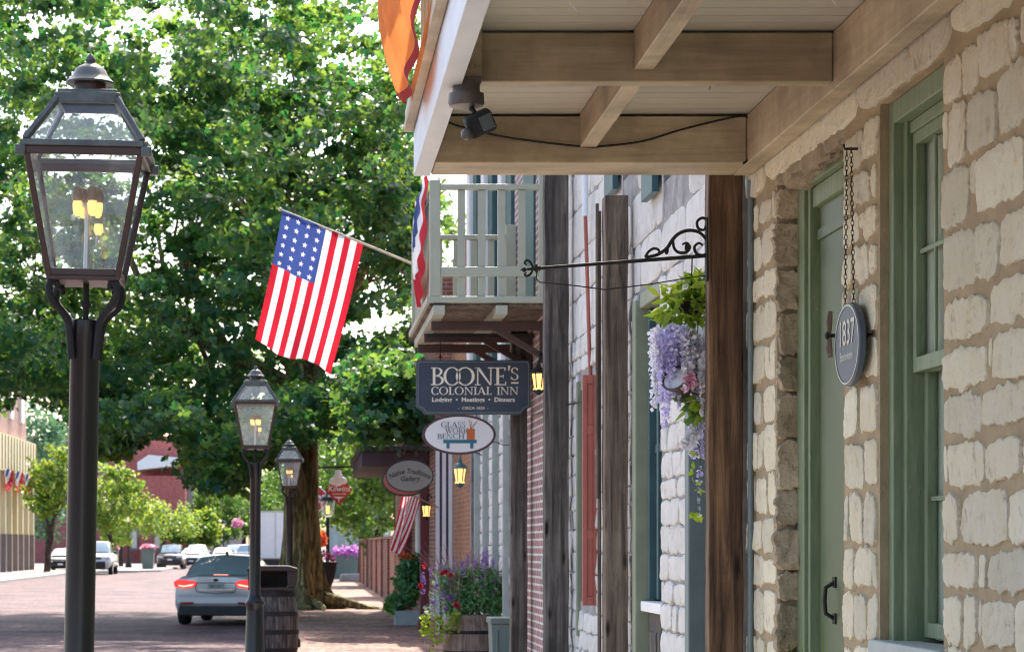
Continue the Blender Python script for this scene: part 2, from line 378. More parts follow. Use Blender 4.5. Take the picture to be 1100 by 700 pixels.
for a, b in zip(ys, ys[1:]):
    m.add([(kx(a) + .15, a, .12), (4.5, a, .12), (4.5, b, .12), (kx(b) + .15, b, .12)], [(0, 1, 2, 3)])
m.add([(kx(107) + .15, 107, .12), (4.5, 107, .12), (4.5, 107, -.02), (kx(107) + .15, 107, -.02)], [(0, 1, 2, 3)])
struct(m.build('pavement', M['walk_brick'], recalc=False))
m = MB(); m.add([(kx(-20) + .16, -20, .124), (4.5, -20, .124), (4.5, 27, .124), (kx(27) + .16, 27, .124)], [(0, 1, 2, 3)])  # unseen pale slab, added to bounce light onto the near wall and gallery
M['bounce_slab'] = pm('pale_bounce_slab', (.58, .52, .43), (.48, .43, .36), 2, rough=.9, bump=.3)
struct(m.build('bounce_paving', M['bounce_slab'], recalc=False))
m = MB()
for a, b in zip(ys, ys[1:]):
    L = b - a; k = max(1, int(L / 1.8))
    for i in range(k):
        y0 = a + L * i / k + .006; y1 = a + L * (i + 1) / k - .006
        m.add([(kx(y0), y0, -.01), (kx(y1), y1, -.01), (kx(y1), y1, .124), (kx(y0), y0, .124), (kx(y0) + .15, y0, -.01), (kx(y1) + .15, y1, -.01), (kx(y1) + .15, y1, .124), (kx(y0) + .15, y0, .124)],
              [(0, 1, 2, 3), (4, 7, 6, 5), (3, 2, 6, 7), (0, 3, 7, 4), (1, 5, 6, 2)])
struct(m.build('kerb', M['kerb'], bevel=.012))
m = MB(); m.box(-40, -13.2, -20, 152, -.02, .12); m.prism([(-13.2, 140), (-8.9, 152), (-8.9, 176), (-40, 176), (-40, 152), (-13.2, 152)], 'z', -.02, .121)
struct(m.build('far_pavement', M['concrete']))
m = MB(); m.box(.8, 9, 118, 300, -.02, .12)
struct(m.build('corner_pavement', M['concrete']))

# ------------------------------------------------------------------ stone walls facing the street
def wall_face(mb, X, y0, y1, z0, z1, ops, depth=.3, thick=None):
    """front face with openings and their reveals; ops: (ya, yb, za, zb)"""
    ysq = sorted({y0, y1, *[o[0] for o in ops], *[o[1] for o in ops]}); zsq = sorted({z0, z1, *[o[2] for o in ops], *[o[3] for o in ops]})
    for a, b in zip(ysq, ysq[1:]):
        for c, d in zip(zsq, zsq[1:]):
            ym, zm = (a + b) / 2, (c + d) / 2
            if any(o[0] < ym < o[1] and o[2] < zm < o[3] for o in ops): continue
            mb.add([(X, a, c), (X, a, d), (X, b, d), (X, b, c)], [(0, 1, 2, 3)])
    for ya, yb, za, zb in ops:
        D = X + depth
        mb.add([(X, ya, za), (D, ya, za), (D, ya, zb), (X, ya, zb)], [(0, 1, 2, 3)])
        mb.add([(X, yb, za), (X, yb, zb), (D, yb, zb), (D, yb, za)], [(0, 1, 2, 3)])
        mb.add([(X, ya, zb), (D, ya, zb), (D, yb, zb), (X, yb, zb)], [(0, 1, 2, 3)])
        mb.add([(X, ya, za), (X, yb, za), (D, yb, za), (D, ya, za)], [(0, 1, 2, 3)])
def shell(mb, X, y0, y1, z0, z1, back=9.0):
    mb.add([(X, y0, z0), (back, y0, z0), (back, y0, z1), (X, y0, z1)], [(0, 1, 2, 3)])
    mb.add([(X, y1, z0), (X, y1, z1), (back, y1, z1), (back, y1, z0)], [(0, 1, 2, 3)])
    mb.add([(back, y0, z0), (back, y1, z0), (back, y1, z1), (back, y0, z1)], [(0, 1, 2, 3)])
    mb.add([(X, y0, z1), (back, y0, z1), (back, y1, z1), (X, y1, z1)], [(0, 1, 2, 3)])
def stone(mb, fn, u0, u1, v0, v1, dep, wob, rr, n=72):
    """one stone: an uneven outline swelling out of the wall; fn(u, v, out) -> point"""
    cu, cv, hu, hv = (u0 + u1) / 2, (v0 + v1) / 2, (u1 - u0) / 2, (v1 - v0) / 2
    e = rr.uniform(3.6, 9); ph = rr.uniform(0, 99); tu, tv = rr.uniform(-.3, .3) * dep, rr.uniform(-.3, .3) * dep
    sk = rr.uniform(-.12, .12) * min(hv, .1) / max(hu, .05)
    out = []
    for k in range(n):
        a = 2 * math.pi * (k + .5) / n; c, s_ = math.cos(a), math.sin(a)
        q = (abs(c) ** e + abs(s_) ** e) ** (-1 / e)
        w1 = mnoise.noise((ph + q * c * hu * 7, q * s_ * hv * 7, ph * .7)) * wob * 1.2 + mnoise.noise((ph + q * c * hu * 24, q * s_ * hv * 24, 3.1)) * wob * 1.0 + mnoise.noise((ph + q * c * hu * 55, q * s_ * hv * 55, 9.1)) * wob * .6
        out.append((hu * q * c + math.copysign(w1, c) * abs(c), hv * q * s_ * (1 - .10 * abs(c) ** 3 * (s_ > 0)) + math.copysign(w1, s_) * abs(s_) + sk * hu * q * c))
    vs = []; fs = []
    ins = min(.2, .0055 / max(min(hu, hv), .02))
    for sc, d in ((1.0, -.004), (1 - ins * .3, dep * .75), (1 - ins * .9, dep * .97), (.6, dep)):
        for u, v in out:
            dd = d + (tu * u / hu + tv * v / hv if d > 0 else 0)
            if d > 0: dd += mnoise.noise((ph + u * sc * 8, v * sc * 8, 7.7)) * dep * .28 + mnoise.noise((ph + u * sc * 26, v * sc * 26, 1.7)) * dep * .16
            vs.append(fn(cu + u * sc, cv + v * sc, dd))
    for r in range(3):
        for k in range(n):
            k2 = (k + 1) % n; fs.append((r * n + k, r * n + k2, (r + 1) * n + k2, (r + 1) * n + k))
    vs.append(fn(cu, cv, dep)); c0 = len(vs) - 1
    for k in range(n): fs.append((3 * n + k, 3 * n + (k + 1) % n, c0))
    mb.add(vs, fs)
def stone_courses(mb, fn, y0, y1, z0, z1, ops, hr, lr, gap, wob, dep, rr, slivers=0.0):
    z = z0
    while z < z1 - .05:
        h = min(rr.uniform(*hr), z1 - z)
        if z1 - z - h < hr[0] * .55: h = z1 - z
        spans = [(y0, y1)]
        for ya, yb, za, zb in ops:
            if za < z + h * .7 and zb > z + h * .3:
                ns = []
                for a, b in spans:
                    if yb <= a or ya >= b: ns.append((a, b)); continue
                    if ya > a: ns.append((a, ya))
                    if yb < b: ns.append((yb, b))
                spans = ns
        for a, b in spans:
            y = a
            while y < b - .03:
                L = rr.uniform(*lr) if rr.random() > .22 else rr.uniform(lr[0] * .35, lr[0] * .8)
                if b - y - L < lr[0] * .6: L = b - y
                if L > lr[1] * 1.5: L /= 2
                g = gap * rr.uniform(.6, 1.35); gu = gap * rr.uniform(.5, 1.5)
                if slivers and rr.random() < slivers and L > .3:
                    w = rr.uniform(.03, .06); hh = h * rr.uniform(.5, .95)
                    stone(mb, fn, y + L - w - gap * .3, y + L - gap * .3, z + h - hh, z + h - g / 2, dep * .6, wob * .6, rr, 14)
                    stone(mb, fn, y + gu / 2, y + L - w - gap * .9, z + g / 2, z + h - g / 2, dep * rr.uniform(.7, 1.3), wob, rr)
                else:
                    stone(mb, fn, y + gu / 2, y + L - gu / 2, z + g * rr.uniform(.25, .8), z + h - g * rr.uniform(.25, .8), dep * rr.uniform(.7, 1.3), wob, rr)
                y += L
        z += h

XW = 2.35
# ---- the near limestone building
B1 = thing('stone_building', 'cream limestone building with broad tan mortar, sage green door and tall sash window', 'building', (XW, 8, 0))
door_op = (10.50, 11.95, .2, 3.47); win_op = (8.87, 9.85, 1.28, 3.46)
m = MB(); wall_face(m, XW, 2.5, 12.75, -.02, 7.6, [door_op, win_op], .45); shell(m, XW, 2.5, 12.75, -.02, 7.6)
m.cur = 1; rr = random.Random(11)
f1 = lambda u, v, o: (XW - o, u, v)
stone_courses(m, f1, 4.0, 8.865, .1, 3.44, [], (.15, .24), (.28, .72), .044, .022, .012, rr, .36)
stone_courses(m, f1, 8.865, 9.862, .1, 1.2, [], (.15, .24), (.25, .6), .055, .019, .011, rr, .3)
stone_courses(m, f1, 9.862, 10.49, .1, 3.44, [], (.15, .24), (.22, .36), .046, .018, .013, rr, .12)
stone_courses(m, f1, 11.97, 12.74, .1, 3.44, [], (.15, .24), (.22, .42), .045, .018, .012, rr, .1)
for a, b in ((4.2, 5.6), (5.63, 7.1), (7.13, 8.7), (8.74, 10.18), (10.22, 12.2), (12.24, 12.74)):       # long lintel stones
    stone(m, f1, a + .01, b - .01, 3.475, 3.80, .022, .016, rr, 110)
stone_courses(m, f1, 4.0, 12.7, 3.86, 7.5, [], (.24, .34), (.5, 1.1), .05, .02, .016, rr)
m.build('wall', [M['mortar'], M['stone']], B1, smooth=True)
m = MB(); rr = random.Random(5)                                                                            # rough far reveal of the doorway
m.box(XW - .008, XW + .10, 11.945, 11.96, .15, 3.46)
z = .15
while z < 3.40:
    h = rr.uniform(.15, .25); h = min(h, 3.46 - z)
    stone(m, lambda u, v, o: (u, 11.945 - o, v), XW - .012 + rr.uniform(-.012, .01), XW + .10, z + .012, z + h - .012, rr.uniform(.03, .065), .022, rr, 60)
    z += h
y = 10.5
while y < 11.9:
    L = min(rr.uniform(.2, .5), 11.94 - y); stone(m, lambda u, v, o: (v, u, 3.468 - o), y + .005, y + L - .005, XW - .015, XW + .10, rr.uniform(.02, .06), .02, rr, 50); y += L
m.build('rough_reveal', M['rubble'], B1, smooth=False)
# doorway
dr = MB(); dx = XW + .15
dr.box(dx, dx + .05, 10.45, 11.72, .2, 3.40)
D = dr.build('door', M['green2'], B1, bevel=.004)
q = MB(); q.box(dx - .012, dx - .001, 10.5, 11.70, 3.14, 3.19); q.build('panel_moulding', M['green2'], D)
q = MB(); hy = 11.36
q.box(dx - .008, dx - .001, hy - .028, hy + .028, 1.30, 1.35); q.box(dx - .008, dx - .001, hy - .028, hy + .028, 1.47, 1.52)
q.tube([(dx - .005, hy, 1.325), (dx - .045, hy, 1.35), (dx - .05, hy, 1.41), (dx - .045, hy, 1.47), (dx - .005, hy, 1.495)], .010, 8)
q.build('handle', M['black'], D, smooth=True)
q = MB()
q.box(XW + .085, XW + .22, 11.76, 11.94, .2, 3.44); q.box(XW + .105, XW + .24, 11.72, 11.76, .2, 3.40)
q.box(XW + .085, XW + .22, 10.48, 11.758, 3.40, 3.45); q.box(XW + .12, XW + .20, 10.48, 11.719, 3.30, 3.398)
q.build('door_frame', M['green'], B1, bevel=.006)
# window
q = MB(); a, b, c, d = win_op
q.box(XW + .035, XW + .20, b - .075, b - .002, c, d); q.box(XW + .075, XW + .22, b - .125, b - .077, c, d)
q.box(XW + .035, XW + .20, a + .002, a + .06, c, d); q.box(XW + .035, XW + .20, a + .062, b - .077, d - .09, d - .002); q.box(XW + .09, XW + .20, a + .062, b - .127, d - .14, d - .092)
WN = q.build('window', M['green'], B1, bevel=.005)
def sash(x, y0, y1, z0, z1, cols, rows, mat, parent, w=.05, t=.04, glassm=None, name='sash'):
    s_ = MB()
    s_.box(x, x + t, y0, y0 + w, z0, z1); s_.box(x, x + t, y1 - w, y1, z0, z1)
    s_.box(x, x + t, y0 + w, y1 - w, z0, z0 + w * 1.2); s_.box(x, x + t, y0 + w, y1 - w, z1 - w, z1)
    for i in range(1, cols):
        yy = y0 + w + (y1 - y0 - 2 * w) * i / cols; s_.box(x + .014, x + .027, yy - .010, yy + .010, z0 + w * 1.2, z1 - w)
    for i in range(1, rows):
        zz = z0 + w + (z1 - z0 - 2 * w) * i / rows; s_.box(x + .015, x + .026, y0 + w, y1 - w, zz - .010, zz + .010)
    o = s_.build(name, mat, parent, bevel=.004)
    g = MB(); g.box(x + .030, x + .033, y0 + w * .9, y1 - w * .9, z0 + w, z1 - w * .9)
    g.build('pane', glassm or M['winglass'], o if parent is None or parent.parent is None else parent)
    return o
sash(XW + .10, a + .06, b - .13, 2.36, d - .14, 3, 2, M['green'], WN)
sash(XW + .145, a + .06, b - .13, c + .02, 2.41, 3, 2, M['green'], WN)
for cx_, z0_, z1_ in ((XW + .152, 2.415, 3.40), (XW + .197, c + .01, 2.40)):                # half curtains hung close behind each sash
    q = MB()
    for k in range(60):
        y = a + .03 + (b - .135 - a) * k / 59; w_ = .006 * math.sin(k * 1.7)
        q.v += [(cx_ + w_, y, z0_), (cx_ + w_, y, z1_)]
    for k in range(59): q.f.append((2 * k, 2 * k + 2, 2 * k + 3, 2 * k + 1)); q.mi.append(0)
    q.build('curtain', M['curtain'], WN, smooth=True)
q = MB(); q.box(XW - .035, XW + .14, a - .05, b + .07, 1.215, 1.285)
q.build('sill', M['sillgrey'], WN, bevel=.012)
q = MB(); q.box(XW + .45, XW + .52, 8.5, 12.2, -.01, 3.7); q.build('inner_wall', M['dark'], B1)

# the timber gallery over the pavement
m = MB(); ZC = 3.82
for i in range(66):
    y0 = 3.0 + i * .14; m.box(.662, 2.34, y0 + .004, y0 + .137, ZC + .004, ZC + .03)
G = m.build('gallery_ceiling', M['ceil'], B1, bevel=.004)
m = MB(); m.box(.53, 2.348, 2.8, 12.52, ZC + .034, ZC + .09); m.build('deck', M['ceil'], G)
m = MB(); m.box(.664, 2.22, 12.10, 12.5, 3.578, ZC - .007); m.build('end_beam', M['tan_x'], G, bevel=.006)
m = MB(); m.box(.664, 2.22, 10.13, 10.23, 3.607, ZC - .007); m.build('beam', M['tan_x'], G, bevel=.006)
m = MB(); m.box(.664, 2.22, 7.6, 7.7, 3.607, ZC); m.build('beam', M['tan_x'], G, bevel=.006)
m = MB(); m.box(.664, 2.22, 5.1, 5.2, 3.607, ZC); m.build('beam', M['tan_x'], G, bevel=.006)
for y0, y1 in ((10.232, 12.098), (7.702, 10.128), (5.202, 7.598)):
    m = MB(); m.box(1.385, 1.47, y0, y1, 3.655, ZC); m.build('joist', M['tan_y'], G, bevel=.005)
m = MB(); m.box(2.222, 2.315, 2.8, 12.5, 3.575, ZC); m.build('ledger_beam', M['tan_y'], G, bevel=.006)
m = MB(); m.box(.575, .66, 2.8, 12.52, 3.575, ZC + .03); m.build('fascia_board', M['fascia'], G, bevel=.004)
m = MB(); m.box(.525, .573, 2.8, 12.54, ZC - .015, ZC + .032); m.build('nosing', M['tan_y'], G, bevel=.005)
m = MB(); m.box(.665, .745, 10.06, 10.128, 3.605, ZC)
for zz in (3.66, 3.76): m.lathe([(.012, 0), (.012, .008), (.004, .012)], (.705, 10.06, zz), 10, True, Matrix.Rotation(math.pi / 2, 3, 'X'))
m.build('bolt_block', M['tan_x'], G, bevel=.003)
for (x, y, L) in ((.88, 10.9, .05), (1.52, 10.7, .045), (1.9, 11.3, .03), (.80, 11.6, .03), (1.75, 9.3, .04)):
    m = MB(); m.curve([(x, y, ZC), (x + .002, y, ZC - L * .6), (x - .004, y, ZC - L)], [.006, .005, .002], 6); m.build('paint_drip', M['cream'], G)
for (x, y) in ((1.05, 9.0), (2.0, 8.9)):
    m = MB(); m.curve([(x, y, ZC + .002), (x - .01, y + .05, ZC - .06), (x - .05, y + .06, ZC - .11), (x - .02, y + .08, ZC - .15)], .0016, 4); m.build('cobweb_strand', M['signwhite'], G)
m = MB()
for y in [3 + .34 * k for k in range(28)]: m.box(.60, .63, y, y + .09, ZC + .094, ZC + .95)
m.box(.585, .65, 2.8, 12.5, ZC + .952, ZC + 1.0)
m.build('railing', M['cream'], G)

# ---- whitewashed building next door
B2 = thing('whitewashed_building', 'whitewashed block building with teal window frames beyond the dark brown post', 'building', (XW, 18, 0))
ops = [(15.8, 16.9, .14, 3.41), (14.0, 14.68, .14, 3.0), (19.3, 20.55, 1.2, 3.05), (14.7, 15.75, 4.02, 5.8), (16.9, 17.75, 4.33, 5.8), (13.3, 13.9, 3.1, 3.42)]
m = MB(); wall_face(m, XW, 12.95, 23.3, -.02, 8.2, ops, .4); shell(m, XW, 12.95, 23.3, -.02, 8.2)
m.cur = 1; rr = random.Random(23)
stone_courses(m, f1, 12.97, 23.28, .1, 3.42, ops, (.13, .23), (.25, .6), .022, .016, .016, rr)
stone_courses(m, f1, 12.97, 23.28, 3.43, 8.1, ops, (.32, .42), (.6, 1.3), .011, .005, .008, rr)
m.build('wall', [M['white_joint'], M['white_stone']], B2, smooth=True)
q = MB(); q.box(XW - .05, XW + .10, 16.74, 16.90, .14, 3.36); q.box(XW - .02, XW + .1, 15.82, 16.738, 3.30, 3.40)
WN2 = q.build('shop_window', M['olive'], B2, bevel=.008)
q = MB()
for y in (16.66, 16.45, 16.22, 15.98, 15.84): q.box(XW + .03 + (.03 if y < 16.6 else 0), XW + .14, y - .03, y + .03, 1.3, 3.29)
q.box(XW + .07, XW + .13, 15.86, 16.63, 2.3, 2.36)
q.build('mullion', M['teal'], WN2, bevel=.006)
q = MB(); q.box(XW + .10, XW + .105, 15.82, 16.7, 1.3, 3.3); q.build('pane', M['darkglass'], WN2)
q = MB(); q.box(XW - .015, XW + .16, 15.80, 16.72, 1.215, 1.285); q.build('sill', M['white'], WN2, bevel=.008)
q = MB(); q.box(XW + .04, XW + .14, 15.82, 16.72, .14, 1.21)
for z0, z1 in ((.3, 1.08),): q.box(XW + .03, XW + .045, 15.92, 16.24, z0, z1); q.box(XW + .03, XW + .045, 16.32, 16.64, z0, z1)
q.build('bulkhead_panel', M['greywood'], WN2, bevel=.006)
q = MB(); q.box(XW - .03, XW + .12, 14.56, 14.70, .14, 2.98); q.box(XW, XW + .12, 14.0, 14.558, 2.88, 2.98)
DF2 = q.build('door_frame', M['greyteal'], B2, bevel=.008)
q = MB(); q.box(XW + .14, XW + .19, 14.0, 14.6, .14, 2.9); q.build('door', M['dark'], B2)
q = MB(); q.box(XW + .02, XW + .10, 13.32, 13.88, 3.11, 3.41); q.box(XW - .01, XW + .03, 13.30, 13.90, 3.36, 3.42); q.build('vent_window', M['teal'], B2)
for (a, b, c, d) in ops[3:5]:
    w_ = MB(); w_.box(XW + .03, XW + .12, a, a + .08, c, d); w_.box(XW + .03, XW + .12, b - .08, b, c, d); w_.box(XW + .03, XW + .12, a + .082, b - .082, c, c + .08); w_.box(XW + .05, XW + .10, a + .082, b - .082, 4.9, 4.96)
    o = w_.build('window', M['greyteal'], B2); g = MB(); g.box(XW + .08, XW + .085, a + .05, b - .05, c + .05, d); g.build('pane', M['darkglass'], o)
    s_ = MB()
    s_.box(XW - .075, XW - .03, b + .02, b + .52, c - .05, d + .05)
    s_.build('shutter', M['teal'], o, bevel=.004)
    s_ = MB(); s_.box(XW - .075, XW - .03, a - .5, a - .02, c - .05, d + .05); s_.build('shutter', M['teal'], o, bevel=.004)
(a, b, c, d) = ops[2]
q = MB(); q.box(XW - .03, XW + .1, b - .09, b, .9, d); q.box(XW, XW + .1, a, a + .08, c, d); q.box(XW, XW + .1, a + .082, b - .092, d - .08, d)
WN3 = q.build('window', M['olive'], B2, bevel=.005)
q = MB(); q.box(XW + .05, XW + .055, a, b, c, d); q.build('pane', M['darkglass'], WN3)
# the red shutter stands open, square to the wall
q = MB(); X0, X1, Y = 2.225, 2.345, 19.22
q.box(X0, X0 + .035, Y, Y + .04, 1.19, 3.02); q.box(X1 - .035, X1, Y, Y + .04, 1.19, 3.02)
for z in (1.19, 1.72, 2.55, 2.95): q.box(X0 + .036, X1 - .036, Y, Y + .04, z, z + .07)
q.box(X0 + .036, X1 - .036, Y + .012, Y + .03, 1.26, 2.95)
q.build('shutter', M['red'], B2, bevel=.004)
# brick bay with the far balcony
m = MB(); wall_face(m, XW, 23.3, 26.8, -.02, 8.2, [(24.4, 25.6, 3.98, 6.2)], .3); shell(m, XW, 23.301, 26.8, -.02, 8.19)
M['mauve_brick'] = brick('mauve_brick', (.30, .16, .15), (.22, .12, .12), (.55, .50, .48), 'YZX', .215, .075, .012)
m.build('brick_bay', M['mauve_brick'], B2)
q = MB(); q.box(XW - .02, XW + .06, 24.42, 25.58, 3.98, 6.18); q.build('balcony_door', M['teal'], B2)
q = MB(); q.box(XW - .018, XW - .002, 23.55, 23.67, 1.35, 1.55); q.build('meter_plate', M['sillgrey'], B2, bevel=.004)
BY0, BY1, BX0, BX1, BZ = 22.8, 26.65, 1.20, 2.345, 3.98
m = MB(); m.box(BX0 - .03, BX1, BY0, BY1, BZ - .03, BZ + .03)
for i in range(14):
    pass
BAL = m.build('balcony', M['cream'], B2, bevel=.005)
m = MB()
for i in range(27): m.box(BX0, BX1 - .01, BY0 + .05 + i * .14, BY0 + .183 + i * .14, BZ - .055, BZ - .032)
m.build('soffit_board', M['greywood2'], BAL)
for x in (BX0 + .03, BX0 + .62):
    m = MB(); m.box(x, x + .11, BY0 - .02, BY1 - .05, BZ - .14, BZ - .056); m.build('joist', M['cream'], BAL, bevel=.004)
def rail_end(y, full=True):
    q = MB(); zt = BZ + 1.04
    q.box(BX0, BX0 + .10, y - .05, y + .05, BZ + .031, BZ + 1.13); q.box(BX1 - .115, BX1 - .005, y - .05, y + .05, BZ + .031, BZ + 1.2)
    for x in (BX0 + .265, BX0 + .455, BX0 + .645, BX0 + .835): q.box(x, x + .072, y - .012, y + .012, BZ + .031, zt - .002)
    q.box(BX0 + .10, BX1 - .115, y - .04, y + .04, zt, zt + .05); q.box(BX0 + .102, BX1 - .117, y - .034, y - .014, BZ + .22, BZ + .31)
    return q.build('railing', M['cream'], BAL, bevel=.005)
rail_end(BY0 + .06); rail_end(BY1 - .06)
q = MB(); zt = BZ + 1.04
for k in range(16): q.box(BX0 + .03, BX0 + .055, BY0 + .3 + k * .215, BY0 + .37 + k * .215, BZ + .031, zt - .002)
q.box(BX0 + .01, BX0 + .08, BY0 + .112, BY1 - .112, zt, zt + .05); q.box(BX0 + .056, BX0 + .075, BY0 + .112, BY1 - .112, BZ + .22, BZ + .31)
q.build('railing', M['cream'], BAL, bevel=.004)
for y in (23.35, 24.7, 26.05):
    q = MB(); q.bar((BX0 + .04, y, BZ - .20), (BX1, y, BZ - .20), .07, .09); q.bar((BX0 + .62, y, BZ - .20), (BX1 - .02, y, BZ - .50), .05, .06); q.bar((BX1 - .03, y, BZ - .15), (BX1 - .03, y, BZ - .56), .05, .06)
    q.build('bracket', M['brace'], BAL, bevel=.004)

# ---- set-back white building, then the brick house with the plum porch
B3 = thing('white_shop', 'white painted shop set back behind the flower barrel, grey uprights and teal upper storey', 'building', (2.6, 32, 0))
m = MB(); wall_face(m, 2.6, 26.82, 37.5, -.02, 3.7, [(36.1, 37.3, .13, 3.2)], .35); shell(m, 2.6, 26.82, 37.5, -.02, 3.7)
m.cur = 1; f3 = lambda u, v, o: (2.6 - o, u, v)
stone_courses(m, f3, 26.9, 36.1, .1, 3.6, [], (.14, .22), (.25, .6), .022, .014, .016, random.Random(3))
m.build('wall', [M['white_joint'], M['white_stone']], B3, smooth=True)
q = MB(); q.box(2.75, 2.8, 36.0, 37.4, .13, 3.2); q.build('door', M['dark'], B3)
for y in (28.2, 30.2, 31.9, 33.6, 35.2):
    q = MB(); q.box(2.50, 2.598, y, y + .10, .12, 3.66); q.build('upright', M['sillgrey'], B3, bevel=.006)
q = MB(); q.box(2.55, 8.9, 26.83, 37.5, 3.701, 7.6); U3 = q.build('upper_storey', M['greyteal'], B3)
for i in range(7):
    y = 27.4 + i * 1.45; q = MB(); q.box(2.48, 2.549, y, y + .5, 3.75, 7.3); q.build('pilaster', M['teal'] if i % 2 else M['white'], U3, bevel=.01)
B4 = thing('brick_house', 'brick house beyond the grey oval sign, with dark red post and plum porch roof', 'building', (2.6, 48, 0))
M['orange_brick'] = brick('orange_brick', (.42, .17, .07), (.30, .11, .05), (.30, .22, .17), 'YZX', .215, .075, .010)
M['red_brick'] = brick('red_brick', (.30, .12, .08), (.22, .085, .06), (.33, .27, .23), 'XZY', .215, .075, .010)
m = MB(); m.box(2.6, 8.9, 37.52, 42, -.02, 6.6); m.build('wall', M['orange_brick'], B4)
m = MB(); m.box(2.3, 8.8, 42.01, 60, -.02, 6.4); m.build('front_wall', M['red_brick'], B4)
q = MB()
for k, x in enumerate((2.31, 2.42, 2.53)): q.box(x, x + .065, 41.94, 42.005, .12, 3.3)
q.build('white_trim', M['white'], B4)
q = MB(); q.box(2.37, 2.42, 41.97, 42.006, .12, 3.3); q.box(2.48, 2.53, 41.97, 42.006, .12, 3.3); q.build('plum_trim', M['plum'], B4)
q = MB(); q.box(2.14, 2.29, 44.0, 44.15, .12, 3.1); q.box(2.10, 2.295, 43.97, 44.18, .12, .3); q.build('porch_post', M['dkred'], B4, bevel=.01)
q = MB(); q.box(2.14, 2.29, 51.0, 51.15, .12, 3.1); q.build('porch_post', M['dkred'], B4, bevel=.01)
q = MB(); q.box(1.07, 2.295, 43.9, 51.6, 3.10, 3.36); q.box(1.02, 2.295, 43.85, 51.65, 3.361, 3.46); q.build('porch_roof', M['plum'], B4, bevel=.01)
q = MB(); q.box(2.27, 2.299, 45.2, 46.3, .12, 2.6); q.build('door', M['plum'], B4)
q = MB(); q.box(2.26, 2.298, 47.5, 48.6, 1.0, 2.7); q.build('window', M['white'], B4)
GW = MB(); M['wall_brick'] = brick('garden_brick', (.33, .13, .085), (.24, .09, .065), (.30, .24, .20), 'YZX', .215, .075, .010)
GW.box(2.42, 2.72, 61, 103, -.02, 1.85); GW.box(2.38, 2.76, 61, 103.05, 1.851, 1.92)
for k in range(8): GW.box(2.36, 2.42, 62 + k * 5.5, 62.4 + k * 5.5, -.02, 1.85)
tag(GW.build('garden_wall', M['wall_brick'], loc=(2.57, 82, 0)), 'red brick garden wall along the far end of the pavement', 'wall')

# ---- timber posts and pipes against the fronts
def post(x0, x1, y, z1, mat, label, z0=.12, t=.17):
    q = MB(); n = 14
    for i in range(n):                                                # slightly uneven sawn faces
        za, zb = z0 + (z1 - z0) * i / n, z0 + (z1 - z0) * (i + 1) / n
    nz = 40; vs = []
    for i in range(nz + 1):
        z = z0 + (z1 - z0) * i / nz; j = lambda k: mnoise.noise((z * 2.5, k, x0 * 9)) * .006
        vs += [(x0 + j(1), y + j(2), z), (x1 + j(3), y + j(4), z), (x1 + j(3), y + t, z), (x0 + j(1), y + t, z)]
    fs = []
    for i in range(nz):
        for k in range(4):
            a = i * 4 + k; b = i * 4 + (k + 1) % 4; fs.append((a, b, b + 4, a + 4))
    fs += [(3, 2, 1, 0), (nz * 4, nz * 4 + 1, nz * 4 + 2, nz * 4 + 3)]
    q.add(vs, fs)
    tag(q.build('timber_post', mat, loc=((x0 + x1) / 2, y + t / 2, z0), bevel=.008), label, 'post', 'timber posts along the house fronts')
    return x0, x1
post(2.118, 2.298, 12.62, 3.77, M['dkwood'], 'dark brown timber post under the near gallery, beside the cream stone wall', t=.12)
post(2.137, 2.300, 17.1, 4.14, M['greywood2'], 'grey brown timber post with open top between red shutter and shop window')
post(2.092, 2.300, 20.9, 6.9, M['greywood'], 'tall dark grey weathered post at the near corner of the far balcony')
post(2.130, 2.30, 24.75, 3.9, M['greywood'], 'short dark post behind the navy hanging sign, beside mauve brickwork')
q = MB(); q.tube([(2.326, 12.56, .12), (2.326, 12.56, 3.56)], .016, 10)
tag(q.build('drainpipe', M['greyteal'], loc=(2.326, 12.56, .12), smooth=True), 'thin pale pipe between the dark brown post and cream stones', 'pipe')
q = MB(); q.tube([(2.10, 17.25, 2.0), (2.10, 17.25, 4.1)], .012, 8); q.tube([(2.118, 17.27, .12), (2.118, 17.27, 4.05)], .014, 8)
tag(q.build('conduit', M['greywood2'], loc=(2.11, 17.26, .12)), 'thin brown conduits clipped to the grey brown open-topped post', 'pipe')
q = MB(); q.mi = []
q.tube([(2.33, 19.6, 3.02), (2.31, 19.6, 3.7), (2.29, 19.6, 4.33)], .016, 10); q.cur = 1; q.tube([(2.29, 19.6, 4.33), (2.285, 19.6, 5.6)], .024, 10)
tag(q.build('downspout', [M['red'], M['signwhite']], loc=(2.3, 19.6, 3.0), smooth=True), 'slim downspout above the red shutter, red below and pale above', 'pipe')

